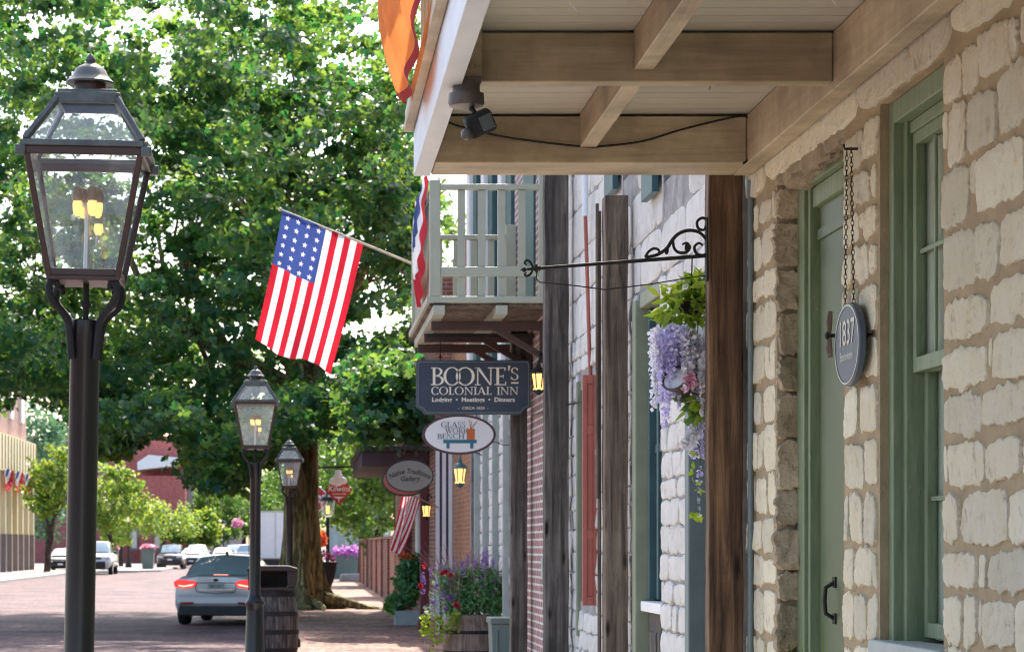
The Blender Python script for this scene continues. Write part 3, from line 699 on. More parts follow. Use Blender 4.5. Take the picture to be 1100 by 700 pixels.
# ------------------------------------------------------------------ gas street lamps
def make_lamp(loc, label, tilt=0):
    t = thing('street_lamp', label, 'street lamp', loc, 0, 'black gas lamps along the kerb')
    t.rotation_euler = (0, tilt, 0)
    B = dict(parent=t, world=False)
    q = MB()
    q.lathe([(.17, 0), (.17, .10), (.155, .13), (.13, .16), (.10, .24), (.078, .95), (.076, 1.0), (.088, 1.015), (.090, 1.035), (.080, 1.05), (.066, 1.065), (.056, 1.10), (.0505, 1.14), (.049, 2.2), (.0525, 2.205), (.0525, 2.29), (.049, 2.293)], n=24)
    q.build('post', M['blackpaint'], smooth=True, **B)
    # scroll brackets
    for k in range(4):
        a = math.pi / 4 + k * math.pi / 2 ; ca, sa = math.cos(a), math.sin(a)
        pts = []
        for r, z in ((.046, 2.16), (.054, 2.24), (.062, 2.285), (.085, 2.315), (.112, 2.34), (.128, 2.372), (.126, 2.402), (.11, 2.413), (.10, 2.40), (.102, 2.385)):
            pts.append((r * ca * 1.22, r * sa * 1.22, z))
        q = MB(); q.curve(pts, [.013, .013, .013, .013, .013, .012, .012, .011, .01, .009], 8); q.build('scroll_bracket', M['black'], smooth=True, **B)
    q = MB(); q.lathe([(.010, 2.29), (.010, 2.33), (.018, 2.345), (.010, 2.36), (.010, 2.42)], n=10); q.build('gas_pipe', M['black'], smooth=True, **B)
    zb, zt, hb, ht = 2.425, 2.835, .112, .187
    fr = MB()
    fr.box(-hb - .008, hb + .008, -hb - .008, hb + .008, zb - .012, zb + .003)
    fr.box(-.03, .03, -.03, .03, zb + .004, zb + .02)
    for sx in (-1, 1):
        for sy in (-1, 1):
            fr.bar((sx * hb, sy * hb, zb), (sx * ht, sy * ht, zt), .020, .020, (sx, 0, 0))
    for s_ in (-1, 1):
        fr.bar((-ht, s_ * ht, zt - .012), (ht, s_ * ht, zt - .012), .018, .026); fr.bar((s_ * ht, -ht, zt - .012), (s_ * ht, ht, zt - .012), .018, .026)
        fr.bar((-hb, s_ * hb, zb + .014), (hb, s_ * hb, zb + .014), .016, .022); fr.bar((s_ * hb, -hb, zb + .014), (s_ * hb, hb, zb + .014), .016, .022)
    L = fr.build('lantern_frame', M['copper'], bevel=.003, **B)
    BL = dict(parent=L, world=False)
    q = MB(); e = .196
    q.box(-e, e, -e, e, zt + .003, zt + .014)
    q2 = MB()
    for s_ in (-1, 1):
        q2.bar((-e, s_ * e, zt + .010), (e, s_ * e, zt + .010), .022, .020); q2.bar((s_ * e, -e, zt + .010), (s_ * e, e, zt + .010), .022, .020)
    for sx in (-1, 1):
        for sy in (-1, 1): q2.box(sx * .203 - .017, sx * .203 + .017, sy * .193 - .012, sy * .2 + .012, zt - .03, zt + .002)
    zr, hr = 3.035, .098
    for sx in (-1, 1):
        for sy in (-1, 1): q2.bar((sx * .19, sy * .19, zt + .02), (sx * hr, sy * hr, zr - .03), .026, .018, (sx, 0, 0))
    for s_ in (-1, 1):
        q2.bar((-hr, s_ * hr, zr - .025), (hr, s_ * hr, zr - .025), .02, .035); q2.bar((s_ * hr, -hr, zr - .025), (s_ * hr, hr, zr - .025), .02, .035)
    q2.box(-hr, hr, -hr, hr, zr - .012, zr + .004)
    q2.build('roof_frame', M['capmetal'], bevel=.003, **BL)
    q = MB(); q.lathe([(.052, zr + .004), (.052, zr + .04)], n=20); q.build('chimney', M['copper'], smooth=True, **BL)
    q = MB(); q.lathe([(.079, zr + .036), (.081, zr + .042), (.072, zr + .05), (.058, zr + .066), (.05, zr + .084), (.036, zr + .095), (.022, zr + .102), (.014, zr + .108), (.018, zr + .116), (.014, zr + .126), (.005, zr + .136)], n=22)
    q.build('finial_cap', M['capmetal'], smooth=True, **BL)
    g = MB(); i = .006
    for a in range(4):
        Mr = Matrix.Rotation(a * math.pi / 2, 3, 'Z')
        g.add([Mr @ Vector(v) for v in ((-hb, -hb + i, zb), (hb, -hb + i, zb), (ht, -ht + i, zt - .02), (-ht, -ht + i, zt - .02))], [(0, 1, 2, 3)])
    g.build('glass_panes', M['lampglass'], **BL)
    g = MB()
    for a in range(4):
        Mr = Matrix.Rotation(a * math.pi / 2, 3, 'Z')
        g.add([Mr @ Vector(v) for v in ((-.188, -.186, zt + .02), (.188, -.186, zt + .02), (hr, -hr + .002, zr - .04), (-hr, -hr + .002, zr - .04))], [(0, 1, 2, 3)])
    g.build('roof_panes', M['roofglass'], **BL)
    q = MB(); q.lathe([(.014, zb), (.011, zb + .04), (.009, zb + .18), (.011, zb + .235)], n=10)
    for k in range(4):
        a = k * math.pi / 2 + .5; q.tube([(0, 0, zb + .235), (.033 * math.cos(a), .033 * math.sin(a), zb + .265), (.035 * math.cos(a), .037 * math.sin(a), zb + .275)], .006, 6)
    q.tube([(0, 0, zb + .10), (.03, 0, zb + .11), (.035, .0, zb + .15)], .005, 6)
    BU = q.build('burner', M['stem'], smooth=True, **B)
    for k in range(4):
        a = k * math.pi / 2 + .5; c = (.037 * math.cos(a), .037 * math.sin(a), 0)
        q = MB(); q.lathe([(.006, zb + .208), (.012, zb + .215), (.0155, zb + .232), (.016, zb + .250), (.014, zb + .258)], c, 12); q.build('mantle', M['flame'], BU, world=False, smooth=True)
        q = MB(); q.lathe([(.017, zb + .2585), (.019, zb + .27), (.016, zb + .30), (.012, zb + .305)], c, 12); q.build('mantle_cap', M['mantlecap'], BU, world=False, smooth=True)
    q = MB(); q.lathe([(.010, zb + .15), (.016, zb + .165), (.014, zb + .185)], (.037, 0, 0), 10); q.build('mantle', M['flame'], BU, world=False, smooth=True)
    return t
lamp = make_lamp((-.762, 8.0, .12), 'nearest black gas lamp with four-mantle burner and tall dark post, largest of three', .0195)
l2 = copy_tree(lamp); l2.location = (-.435, 21.9, .12); l2.rotation_euler = (0, .004, 0); l2['label'] = 'gas lamp beside the hooped barrel bin, its lit flame glowing orange under the flag'
l3 = copy_tree(lamp); l3.location = (-.20, 36.8, .12); l3.rotation_euler = (0, 0, .02); l3['label'] = 'gas lamp standing right against the big tree trunk, smallest of three'

# ------------------------------------------------------------------ lettering
def text_faces(body, size, align='CENTER', shear=0, offset=0.0, sx=1.0):
    cu = bpy.data.curves.new('t', 'FONT'); cu.body = body; cu.size = size; cu.align_x = align; cu.shear = shear; cu.offset = offset; cu.resolution_u = 3
    o = bpy.data.objects.new('t', cu); C.objects.link(o)
    me = o.evaluated_get(bpy.context.evaluated_depsgraph_get()).to_mesh()
    vs = [(v.co.x * sx, v.co.y) for v in me.vertices]; fs = [tuple(p.vertices) for p in me.polygons]
    bpy.data.objects.remove(o); bpy.data.curves.remove(cu)
    return vs, fs
def add_text(mb, fn, body, size, u, v, **k):
    vs, fs = text_faces(body, size, **k); mb.add([fn(u + a, v + b) for a, b in vs], fs)
def ringp(cx, cy, rx, ry, tx, ty, a0=0, a1=360, n=28):
    """strip of a ring whose stroke is tx wide at the sides and ty at top and bottom"""
    st = []
    for i in range(n + 1):
        a = math.radians(a0 + (a1 - a0) * i / n); c, s_ = math.cos(a), math.sin(a)
        st.append(((cx + rx * c, cy + ry * s_), (cx + (rx - tx) * c, cy + (ry - ty) * s_)))
    return [[st[i][0], st[i + 1][0], st[i + 1][1], st[i][1]] for i in range(n)]
def rect(x0, y0, x1, y1): return [(x0, y0), (x1, y0), (x1, y1), (x0, y1)]
def serif(x, w): return [rect(x - w / 2, 0, x + w / 2, .05), rect(x - w / 2, .95, x + w / 2, 1)]
def glyph(ch):
    T, t = .135, .055
    if ch == 'B': return .72, [rect(.12, .05, .12 + T, .95), rect(.03, 0, .38, t), rect(.03, 1 - t, .36, 1), rect(.25, .50, .38, .555)] + ringp(.34, .765, .30, .235, T, t, -90, 90, 14) + ringp(.36, .27, .35, .27, T, t, -90, 90, 14)
    if ch == 'O': return .98, ringp(.49, .5, .46, .52, .14, .05)
    if ch == 'N': return .98, [rect(.14, .05, .20, .95), rect(.78, .05, .84, .95), [(.10, 1), (.26, 1), (.84, 0), (.76, 0)], rect(.03, 0, .31, .05), rect(.03, .95, .2, 1), rect(.66, .95, .96, 1)]
    if ch == 'E': return .66, [rect(.12, .05, .12 + T, .95), rect(.03, 0, .60, t), rect(.03, 1 - t, .57, 1), rect(.25, .48, .48, .53), rect(.55, .05, .60, .2), rect(.52, .82, .57, .95), rect(.44, .41, .48, .60)]
    if ch == 'S': return .56, ringp(.28, .745, .22, .265, .09, .06, 20, 225, 16) + ringp(.28, .265, .24, .275, .10, .06, -160, 45, 16) + [[(.06, .66), (.17, .58), (.50, .36), (.40, .47), (.155, .66)], rect(.44, .73, .485, .93), rect(.045, .07, .09, .28)]
    if ch == "'": return .20, [[(.06, 1.06), (.19, 1.06), (.12, .70), (.07, .70)]]
    if ch == 'C': return .80, ringp(.44, .5, .41, .52, .14, .05, 42, 318, 26) + [rect(.70, .72, .745, .98), rect(.70, .02, .745, .24)]
    if ch == 'L': return .62, [rect(.12, .05, .12 + T, .95), rect(.03, 0, .56, t), rect(.03, .95, .36, 1), rect(.51, .05, .56, .24)]
    if ch == 'I': return .38, [rect(.125, .05, .125 + T, .95), rect(.02, 0, .36, .05), rect(.02, .95, .36, 1)]
    if ch == 'A': return .90, [[(.10, .05), (.16, .05), (.46, .9), (.42, 1)], [(.42, 1), (.50, 1), (.84, .05), (.67, .05), (.42, .84)], rect(.24, .30, .66, .35), rect(.0, 0, .26, .05), rect(.58, 0, .92, .05)]
    if ch == 'G': return .86, ringp(.44, .5, .41, .52, .14, .05, 42, 318, 26) + [rect(.70, .72, .745, .98), rect(.66, .08, .79, .42), rect(.56, .42, .86, .47)]
    if ch == 'W': return 1.25, [[(.06, .95), (.24, .95), (.46, 0), (.36, 0)], [(.36, 0), (.44, 0), (.66, .95), (.60, .95)], [(.52, .95), (.70, .95), (.92, 0), (.82, 0)], [(.82, 0), (.90, 0), (1.16, .95), (1.10, .95)], rect(-.02, .95, .32, 1), rect(.46, .95, .76, 1), rect(1.0, .95, 1.26, 1)]
    if ch == 'R': return .82, [rect(.12, .05, .12 + T, .95), rect(.03, 0, .36, .05), rect(.03, 1 - t, .38, 1), rect(.25, .47, .38, .52), [(.36, .5), (.5, .5), (.82, 0), (.64, 0)]] + ringp(.36, .74, .32, .26, T, t, -90, 90, 14)
    if ch == 'K': return .86, [rect(.12, .05, .12 + T, .95), rect(.03, 0, .36, .05), rect(.03, .95, .36, 1), [(.25, .42), (.32, .42), (.76, .95), (.68, .95)], [(.36, .56), (.46, .66), (.84, 0), (.66, 0)], rect(.58, .95, .84, 1)]
    if ch == 'H': return .92, [rect(.12, .05, .12 + T, .95), rect(.66, .05, .66 + T, .95), rect(.25, .47, .66, .53)] + serif(.19, .32) + serif(.73, .32)
    return .3, []
def word(mb, fn, s_, h, u0, u1, v, gap=0.0, cap=None):
    """serif capitals stretched to run from u0 to u1"""
    gl = []; x = 0
    for ch in s_:
        w, ps = glyph(ch); gl.append((x, ps)); x += w + (gap if not isinstance(gap, dict) else gap.get(ch, 0))
    k = (u1 - u0) / x
    for gx, ps in gl:
        for p in ps: mb.add([fn(u0 + (gx + a) * k, v + b * h) for a, b in p], [tuple(range(len(p)))])

# ------------------------------------------------------------------ hanging signs
D = 24.4
def fs_(d, k=0): return lambda u, v: (u, d - k, v)
sx0, sx1, sz0, sz1 = PX(447, D), PX(570, D), PZ(445, D), PZ(386.5, D)
t = thing('inn_sign', 'navy board sign with cream serif lettering, hanging under the far balcony', 'sign', ((sx0 + sx1) / 2, D, sz0))
c = .085
out = [(sx0 + c, sz0), (sx1 - c, sz0), (sx1 - c * .7, sz0 + .045), (sx1, sz0 + c * .9), (sx1, sz1 - .02), (sx1 - .02, sz1), (sx0 + .02, sz1), (sx0, sz1 - .02), (sx0, sz0 + c * .9), (sx0 + c * .7, sz0 + .045)]
m = MB(); m.prism(out, 'y', D, D + .05); m.build('board', M['navy'], t, bevel=.008)
m = MB(); cx, cz = (sx0 + sx1) / 2, (sz0 + sz1) / 2
for i in range(len(out)):
    p, r = out[i], out[(i + 1) % len(out)]
    k1 = lambda w: (cx + (w[0] - cx) * .965, D - .004, cz + (w[1] - cz) * .93)
    m.bar(k1(p), k1(r), .010, .006, (0, 1, 0))
m.build('edge_line', M['greyteal'], t)
m = MB(); f = fs_(D, .003)
uw = lambda px: PX(px, D); vw = lambda py: PZ(py, D)
word(m, f, 'BO', (vw(394.5) - vw(413.5)), uw(462.5), uw(495.5), vw(413.5), {'B': -.06, 'O': 0})
word(m, f, 'ONE', (vw(394.5) - vw(413.5)), uw(489), uw(545), vw(413.5), {'O': -.05, 'N': -.02})
word(m, f, "'", (vw(393.5) - vw(408)), uw(544.5), uw(548.5), vw(408)); word(m, f, 'S', (vw(394.5) - vw(408)), uw(548), uw(557.5), vw(408))
m.add([f(uw(549), vw(411.8)), f(uw(557), vw(411.8)), f(uw(557), vw(410.3)), f(uw(549), vw(410.3))], [(0, 1, 2, 3)])
m.build('lettering', M['lettercream'], t, recalc=False)
m = MB(); word(m, f, 'COLONIAL', (vw(415.3) - vw(423.7)), uw(463), uw(528.5), vw(423.7)); word(m, f, 'INN', (vw(415.3) - vw(423.7)), uw(533.5), uw(557), vw(423.7))
m.build('lettering', M['lettercream'], t, recalc=False)
m = MB(); add_text(m, f, 'Lodging  •  Meetings  •  Dinners', .062, cx, vw(431.2), offset=.0012, sx=1.05)
m.build('lettering', M['lettercream'], t, recalc=False)
m = MB(); add_text(m, f, '-  CIRCA 1820  -', .040, cx, vw(439.5), sx=1.1)
m.build('lettering', M['lettercream'], t, recalc=False)
m = MB()
for x in (uw(473), uw(560)):
    m.tube([(x, D + .02, sz1 - .01), (x, D + .02, sz1 + .10), (x, D + .02, 3.80)], .006, 6)
    m.lathe([(.004, 0), (.018, .008), (.018, .02), (.004, .03)], (x, D + .02, sz1 + .02), 8)
m.bar((1.25, D + .02, 3.78), (2.34, D + .02, 3.78), .03, .04)
m.build('hanger', M['black'], t)

D = 27.6
def oval(cx, cz, rx, rz, n=44): return [(cx + rx * math.cos(2 * math.pi * i / n), cz + rz * math.sin(2 * math.pi * i / n)) for i in range(n)]
cx, cz, rx, rz = PX(493.3, D), PZ(466.5, D), 39.5 * D / F, 21.5 * D / F
t = thing('workshop_sign', 'white oval sign with plum rim, blue serif words and little bench picture', 'sign', (cx, D, cz - rz))
m = MB(); m.prism(oval(cx, cz, rx, rz), 'y', D, D + .05); m.build('rim', M['plum'], t, smooth=True)
m = MB(); m.prism(oval(cx, cz, rx * .93, rz * .89), 'y', D - .004, D + .002); m.build('face', M['signwhite'], t)
m = MB(); f = fs_(D, .007); uw = lambda px: PX(px, D); vw = lambda py: PZ(py, D)
word(m, f, 'GLASS', vw(452.8) - vw(459), uw(473.5), uw(500), vw(459)); word(m, f, 'WORK', vw(459.5) - vw(465.2), uw(478), uw(503), vw(465.2)); word(m, f, 'BENCH', vw(465.7) - vw(471.2), uw(469.5), uw(499), vw(471.2))
m.build('lettering', M['signblue'], t, recalc=False)
m = MB()
for a in (rect(uw(476), vw(475.8), uw(512), vw(472)), rect(uw(479.5), vw(481.5), uw(483), vw(475.8)), rect(uw(505), vw(481.5), uw(508.5), vw(475.8))): m.add([f(*p) for p in a], [(0, 1, 2, 3)])
m.build('bench_picture', M['signteal'], t, recalc=False)
m = MB(); m.add([f(*p) for p in rect(uw(501.5), vw(471.9), uw(510), vw(460.5))], [(0, 1, 2, 3)])
for a, b in ((504, 450.5), (506.5, 452), (511, 454), (513, 451.5)): m.bar(f(uw(505.5), vw(461)), f(uw(a), vw(b)), .006, .004, (0, 1, 0))
m.build('can_picture', M['signorange'], t, recalc=False)
m = MB()
for x in (cx - .2, cx + .2): m.tube([(x, D + .025, cz + rz * .8), (x, D + .025, 3.62)], .005, 6)
m.bar((cx - .3, D + .025, 3.62), (2.6, D + .025, 3.62), .03, .03); m.tube([(cx + .3, D + .02, cz - .05), (2.3, D + .02, cz - .12), (2.6, D + .02, cz - .1)], .005, 6)
m.build('hanger', M['black'], t)

D = 36.0
cx, cz, rx, rz = PX(440, D), PZ(510.8, D), 25.8 * D / F, 17.6 * D / F
t = thing('gallery_sign', 'weathered grey oval sign with faded black script, in front of the plum porch roof', 'sign', (cx, D, cz - rz))
m = MB(); m.prism(oval(cx, cz, rx, rz), 'y', D, D + .06); m.build('rim', M['letterblack'], t, smooth=True)
m = MB(); m.prism(oval(cx, cz, rx * .95, rz * .93), 'y', D - .004, D + .002); m.build('face', M['signgrey'], t)
m = MB(); f = fs_(D, .007)
def arc_text(mb, body, size, cx, cz, rad, shear=.35, sx=1.0):
    vs, fs = text_faces(body, size, shear=shear, offset=.0015, sx=sx)
    mb.add([f(cx + math.sin(a / rad) * (rad + b), cz - rad + math.cos(a / rad) * (rad + b)) for a, b in vs], fs)
arc_text(m, 'Native Traditions', .105, cx, cz + .035, .55, sx=.83); add_text(m, f, 'Gallery', .10, cx, cz - .075, shear=.35, offset=.0015)
m.build('lettering', M['letterblack'], t, recalc=False)
m = MB()
for x in (cx - .2, cx + .2): m.tube([(x, D + .03, cz + rz * .75), (x, D + .03, 3.12)], .006, 6)
m.bar((cx - .3, D + .03, 3.12), (2.6, D + .03, 3.12), .03, .04); m.build('hanger', M['black'], t)
D = 36.4; cx2, cz2 = cx - .045, cz - .055
t = thing('backing_sign', 'red oval board with black rim peeping out below the grey oval sign', 'sign', (cx2, D, cz2 - rz))
m = MB(); m.prism(oval(cx2, cz2, rx, rz), 'y', D, D + .05); m.build('rim', M['letterblack'], t, smooth=True)
m = MB(); m.prism(oval(cx2, cz2, rx * .93, rz * .90), 'y', D - .004, D + .002); m.build('face', M['red'], t)
m = MB(); m.tube([(cx2 + .2, D + .03, cz2 + .2), (cx2 + .2, D + .03, 3.1), (2.6, D + .03, 3.1)], .008, 6); m.build('hanger', M['black'], t)

# red diamond confectioner's sign and stop sign
D = 63.0
cx, cz, h = PX(364, D), PZ(526, D), 16.2 * D / F
t = thing('diamond_sign', 'red and orange diamond sign with white script and swirl top, hung beyond the trunk', 'sign', (cx, D, cz - h))
M['signred'] = pm('red_sign_paint', (.34, .02, .035), (.42, .04, .03), 2, rough=.4, bump=0); M['signor'] = pm('orange_sign_paint', (.55, .10, .03), (.45, .05, .03), 2, rough=.4, bump=0)
m = MB(); m.prism([(cx - h * .92, cz), (cx, cz - h), (cx + h * .92, cz), (cx, cz + h * .9)], 'y', D, D + .05); m.build('board', M['signred'], t)
m = MB(); m.prism([(cx + h * .15, cz + h * .72), (cx + .1, cz + .02), (cx + h * .3, cz - h * .55), (cx + h * .86, cz)], 'y', D - .003, D); m.build('orange_band', M['signor'], t)
m = MB()
for dx_, dz_, r_ in ((0, .34, .13), (-.11, .22, .12), (.12, .24, .12), (0, .46, .09), (.0, .20, .13)): m.ball((cx - .02 + dx_, D - .01, cz + dz_), r_, 10, 6, (1, .35, .8))
m.build('swirl_top', M['signwhite'], t, smooth=True)
m = MB(); f = fs_(D, .006); add_text(m, f, 'Kilwins', .20, cx, cz - .03, shear=.25, offset=.004); add_text(m, f, 'CHOCOLATES', .055, cx, cz - .12, offset=.002)
m.add([f(cx - .16, cz - .17), f(cx + .16, cz - .17), f(cx, cz - .24)], [(0, 1, 2)]); m.add([f(cx - .02, cz - .22), f(cx + .02, cz - .22), f(cx + .01, cz - .32), f(cx - .01, cz - .32)], [(0, 1, 2, 3)])
m.build('lettering', M['signwhite'], t, recalc=False)
zb_ = PZ(502, D) 
m = MB(); m.bar((PX(338, D), D + .03, zb_), (2.42, D + .03, zb_ + .05), .04, .05); m.tube([(cx, D + .03, cz + .5), (cx, D + .03, zb_)], .012, 6)
m.bar((2.42, D + .03, zb_ + .3), (2.42, D + .03, .12), .06, .06); m.build('bracket_arm', M['black'], t)
D = 84.0; cx, cz, r_ = PX(338.6, D), PZ(535.5, D), 13 * D / F
t = thing('stop_sign', 'red octagonal stop sign half hidden behind the tree trunk', 'sign', (cx, D, .12))
o8 = lambda k: [(cx + r_ * k * math.cos(math.pi / 8 + i * math.pi / 4) / math.cos(math.pi / 8) , cz + r_ * k * math.sin(math.pi / 8 + i * math.pi / 4) / math.cos(math.pi / 8)) for i in range(8)]
m = MB(); m.prism(o8(1), 'y', D, D + .01); m.build('border', M['signwhite'], t)
m = MB(); m.prism(o8(.93), 'y', D - .004, D + .004); m.build('face', M['signred'], t)
m = MB(); add_text(m, fs_(D, .008), 'STOP', .36, cx, cz - .12, offset=.008, sx=.9); m.build('lettering', M['signwhite'], t, recalc=False)
m = MB(); m.bar((cx, D + .03, .12), (cx, D + .03, cz + .3), .05, .04); m.build('sign_post', M['stem'], t)

# ------------------------------------------------------------------ oval plaque on its chains
PLX, py0, pz0 = 2.285, 10.16, PZ(370, 10.16)
t = thing('house_plaque', 'blue grey oval plaque hanging on two chains between door and window', 'plaque', (PLX, py0, pz0 - .17))
def ov(k, n=40): return [(py0 + .235 * k * math.cos(2 * math.pi * i / n), pz0 + .176 * k * math.sin(2 * math.pi * i / n)) for i in range(n)]
M['plaque'] = pm('blue_grey_plaque', (.085, .105, .14), (.07, .085, .115), 5, rough=.45, bump=.1)
m = MB(); m.prism(ov(1), 'x', PLX, PLX + .028); m.build('board', M['plaque'], t, smooth=True, bevel=.004)
m = MB()
o1, o2 = ov(.95), ov(.91)
for i in range(40):
    j = (i + 1) % 40; m.add([(PLX - .003, *o1[i]), (PLX - .003, *o1[j]), (PLX - .003, *o2[j]), (PLX - .003, *o2[i])], [(0, 1, 2, 3)])
fw = lambda u, v: (PLX - .003, py0 - u, pz0 + v)
add_text(m, fw, '1837', .15, 0, .0, offset=.0012); add_text(m, fw, 'Stoneware', .055, 0, -.065)
m.build('lettering', M['stem'], t, recalc=False)
def chain(mb, a, b, link=.028, r=.0017, w=.0065):
    a, b = Vector(a), Vector(b); L = (b - a).length; n = int(L / (link * .74)); d = (b - a).normalized(); s1 = Vector((0, 1, 0)); s2 = d.cross(s1).normalized()
    for i in range(n):
        c_ = a + d * (i + .5) * L / n; q = s1 if i % 2 else s2
        pts = [c_ + d * (math.cos(k * math.pi / 4) * link / 2) + q * (math.sin(k * math.pi / 4) * w) for k in range(9)]
        mb.tube(pts, r, 4, False)
m = MB(); hk = (PLX + .03, 10.20, PZ(160, 10.2))
chain(m, (hk[0] - .015, py0 - .06, pz0 + .165), (hk[0] - .01, hk[1] - .03, hk[2])); chain(m, (hk[0] - .015, py0 + .10, pz0 + .160), (hk[0] - .01, hk[1] + .05, hk[2]))
m.tube([(hk[0] + .05, hk[1], hk[2]), (hk[0] - .03, hk[1], hk[2]), (hk[0] - .035, hk[1], hk[2] + .02)], .006, 6)
m.build('hanging_chain', M['black'], t)
t = thing('shutter_dog', 'small wrought shutter catch on the stone just left of the oval plaque', 'shutter catch', (2.27, 10.46, PZ(385, 10.46)))
zc = PZ(361, 10.46)
m = MB(); m.tube([(2.36, 10.43, zc), (2.27, 10.43, zc)], .008, 8); m.lathe([(.005, -.012), (.016, -.006), (.016, .006), (.005, .012)], (2.262, 10.43, zc), 10, True, Matrix.Rotation(math.pi / 2, 3, 'Y')); m.build('pin', M['black'], t, smooth=True)
m = MB(); m.tube([(2.275, 10.43, zc - .095), (2.27, 10.43, zc - .06), (2.27, 10.43, zc), (2.27, 10.43, zc + .06), (2.275, 10.43, zc + .105)], [.010, .014, .008, .014, .009], 8); m.build('catch_bar', M['greywood2'], t, smooth=True)

# ------------------------------------------------------------------ iron bracket on the brown post
D = 12.66
a0, a1 = at(763, 274.5, D), at(566, 289, D)
a0.x = 2.119
t = thing('sign_bracket', 'black wrought iron bracket arm with scrollwork and fleur finial, empty', 'bracket', tuple(a0))
m = MB(); m.tube([a0, a0.lerp(a1, .5), a1], [.0105, .010, .009], 10); m.build('arm', M['black'], t, smooth=True)
m = MB()
def cv(px, py): return (PX(px, D), D, PZ(py, D))
m.tube([cv(577, 289), cv(576, 300), cv(580, 303), cv(620, 307), cv(650, 311), cv(700, 305), cv(748, 297), cv(762, 296)], .0035, 6)
m.build('tie_rod', M['black'], t)
m = MB()
for k in range(2):
    pass
m.ball(cv(563, 289.5), .014, 8, 6); m.tube([cv(563, 289.5), cv(559, 290)], [.012, .002], 6)
for s_ in (-1, 1):
    m.curve([cv(573, 288.5), cv(570, 288 + s_ * 6), cv(566, 288 + s_ * 8.5), cv(563.5, 288.5 + s_ * 6), cv(566, 288.5 + s_ * 4)], [.005, .007, .007, .006, .003], 6)
m.lathe([(.006, -.02), (.016, -.014), (.010, 0), (.016, .014), (.006, .02)], cv(577, 288), 8, True, Matrix.Rotation(math.pi / 2, 3, 'Y'))
m.tube([cv(576, 284), cv(576.5, 293)], .007, 6)
m.build('fleur_finial', M['black'], t, smooth=True)
m = MB()
def spiral(cx, cy, r0, r1, a0, a1, n=16):
    return [cv(cx + (r0 + (r1 - r0) * i / n) * math.cos(math.radians(a0 + (a1 - a0) * i / n)), cy - (r0 + (r1 - r0) * i / n) * math.sin(math.radians(a0 + (a1 - a0) * i / n))) for i in range(n + 1)]
m.curve([cv(693, 276)] + [cv(697, 275.5), cv(706, 273.5), cv(716, 267), cv(722, 258), cv(729, 251), cv(739, 247.5), cv(750, 249), cv(757, 255), cv(761, 262)], [.006, .008, .009, .0095, .0095, .0095, .0095, .009, .008, .008], 8)
m.curve([cv(693, 276), cv(697, 270), cv(702, 267), cv(707, 268), cv(708, 272), cv(704, 273.5)], [.008, .008, .008, .007, .006, .004], 6)
m.curve([cv(723, 257), cv(724, 266), cv(729, 271), cv(737, 271), cv(741, 266), cv(738, 261), cv(733, 262.5)], [.007, .008, .0085, .0085, .008, .007, .006], 6)
m.curve([cv(762, 238), cv(755, 234), cv(749, 238), cv(750, 245), cv(756, 247), cv(758, 242)], [.008, .0085, .008, .008, .007, .005], 6)
m.curve([cv(762, 252), cv(762, 268), cv(756, 274), cv(748, 272), cv(746, 265), cv(751, 261), cv(755, 264)], [.008, .009, .009, .008, .008, .007, .005], 6)
for (px, py) in ((716, 269), (738, 266)):
    m.ball(cv(px, py), .016, 8, 5, (.8, .35, 1.4))
m.build('scrollwork', M['black'], t, smooth=True)
m = MB(); m.box(2.108, 2.1175, D - .03, D + .03, PZ(302, D), PZ(234, D)); m.build('wall_plate', M['black'], t)

# ------------------------------------------------------------------ wall lanterns
def wall_lantern(loc, wallx, s_, label, matn='black'):
    x, y, z = loc
    t = thing('wall_lantern', label, 'wall lantern', (x, y, z), 0, 'lit lanterns on the house fronts')
    m = MB(); m.lathe([(.065 * s_, .0), (.075 * s_, .02 * s_), (.06 * s_, .05 * s_), (.09 * s_, .23 * s_)], (x, y, z), 6); m.build('glowing_body', M['warmlight'], t)
    m = MB()
    for k in range(6):
        a = k * math.pi / 3; ca, sa = math.cos(a), math.sin(a)
        m.bar((x + .064 * s_ * ca, y + .064 * s_ * sa, z + .04 * s_), (x + .094 * s_ * ca, y + .094 * s_ * sa, z + .235 * s_), .014 * s_, .012 * s_, (ca, sa, 0))
    m.lathe([(.12 * s_, .235 * s_), (.12 * s_, .25 * s_), (.075 * s_, .30 * s_), (.035 * s_, .32 * s_), (.03 * s_, .36 * s_), (.012 * s_, .39 * s_)], (x, y, z), 12)
    m.lathe([(.02 * s_, -.05 * s_), (.075 * s_, -.005 * s_), (.07 * s_, .022 * s_)], (x, y, z), 10)
    m.tube([(x, y, z + .38 * s_), (x + .02, y, z + .46 * s_), ((x + wallx) / 2, y, z + .48 * s_), (wallx, y, z + .40 * s_)], .012, 6)
    m.build('housing', M[matn], t)
wall_lantern((2.262, 23.2, PZ(420, 23.2)), 2.34, .72, 'glowing lantern behind the right end of the navy board sign')
wall_lantern((PX(494, 34), 34, PZ(520, 34)), 2.6, .95, 'glowing lantern with teal cap under the white oval sign', 'teal')
wall_lantern((PX(458, 43), 43, PZ(555, 43)), 2.3, .85, 'small glowing lantern beside the dark red porch post')

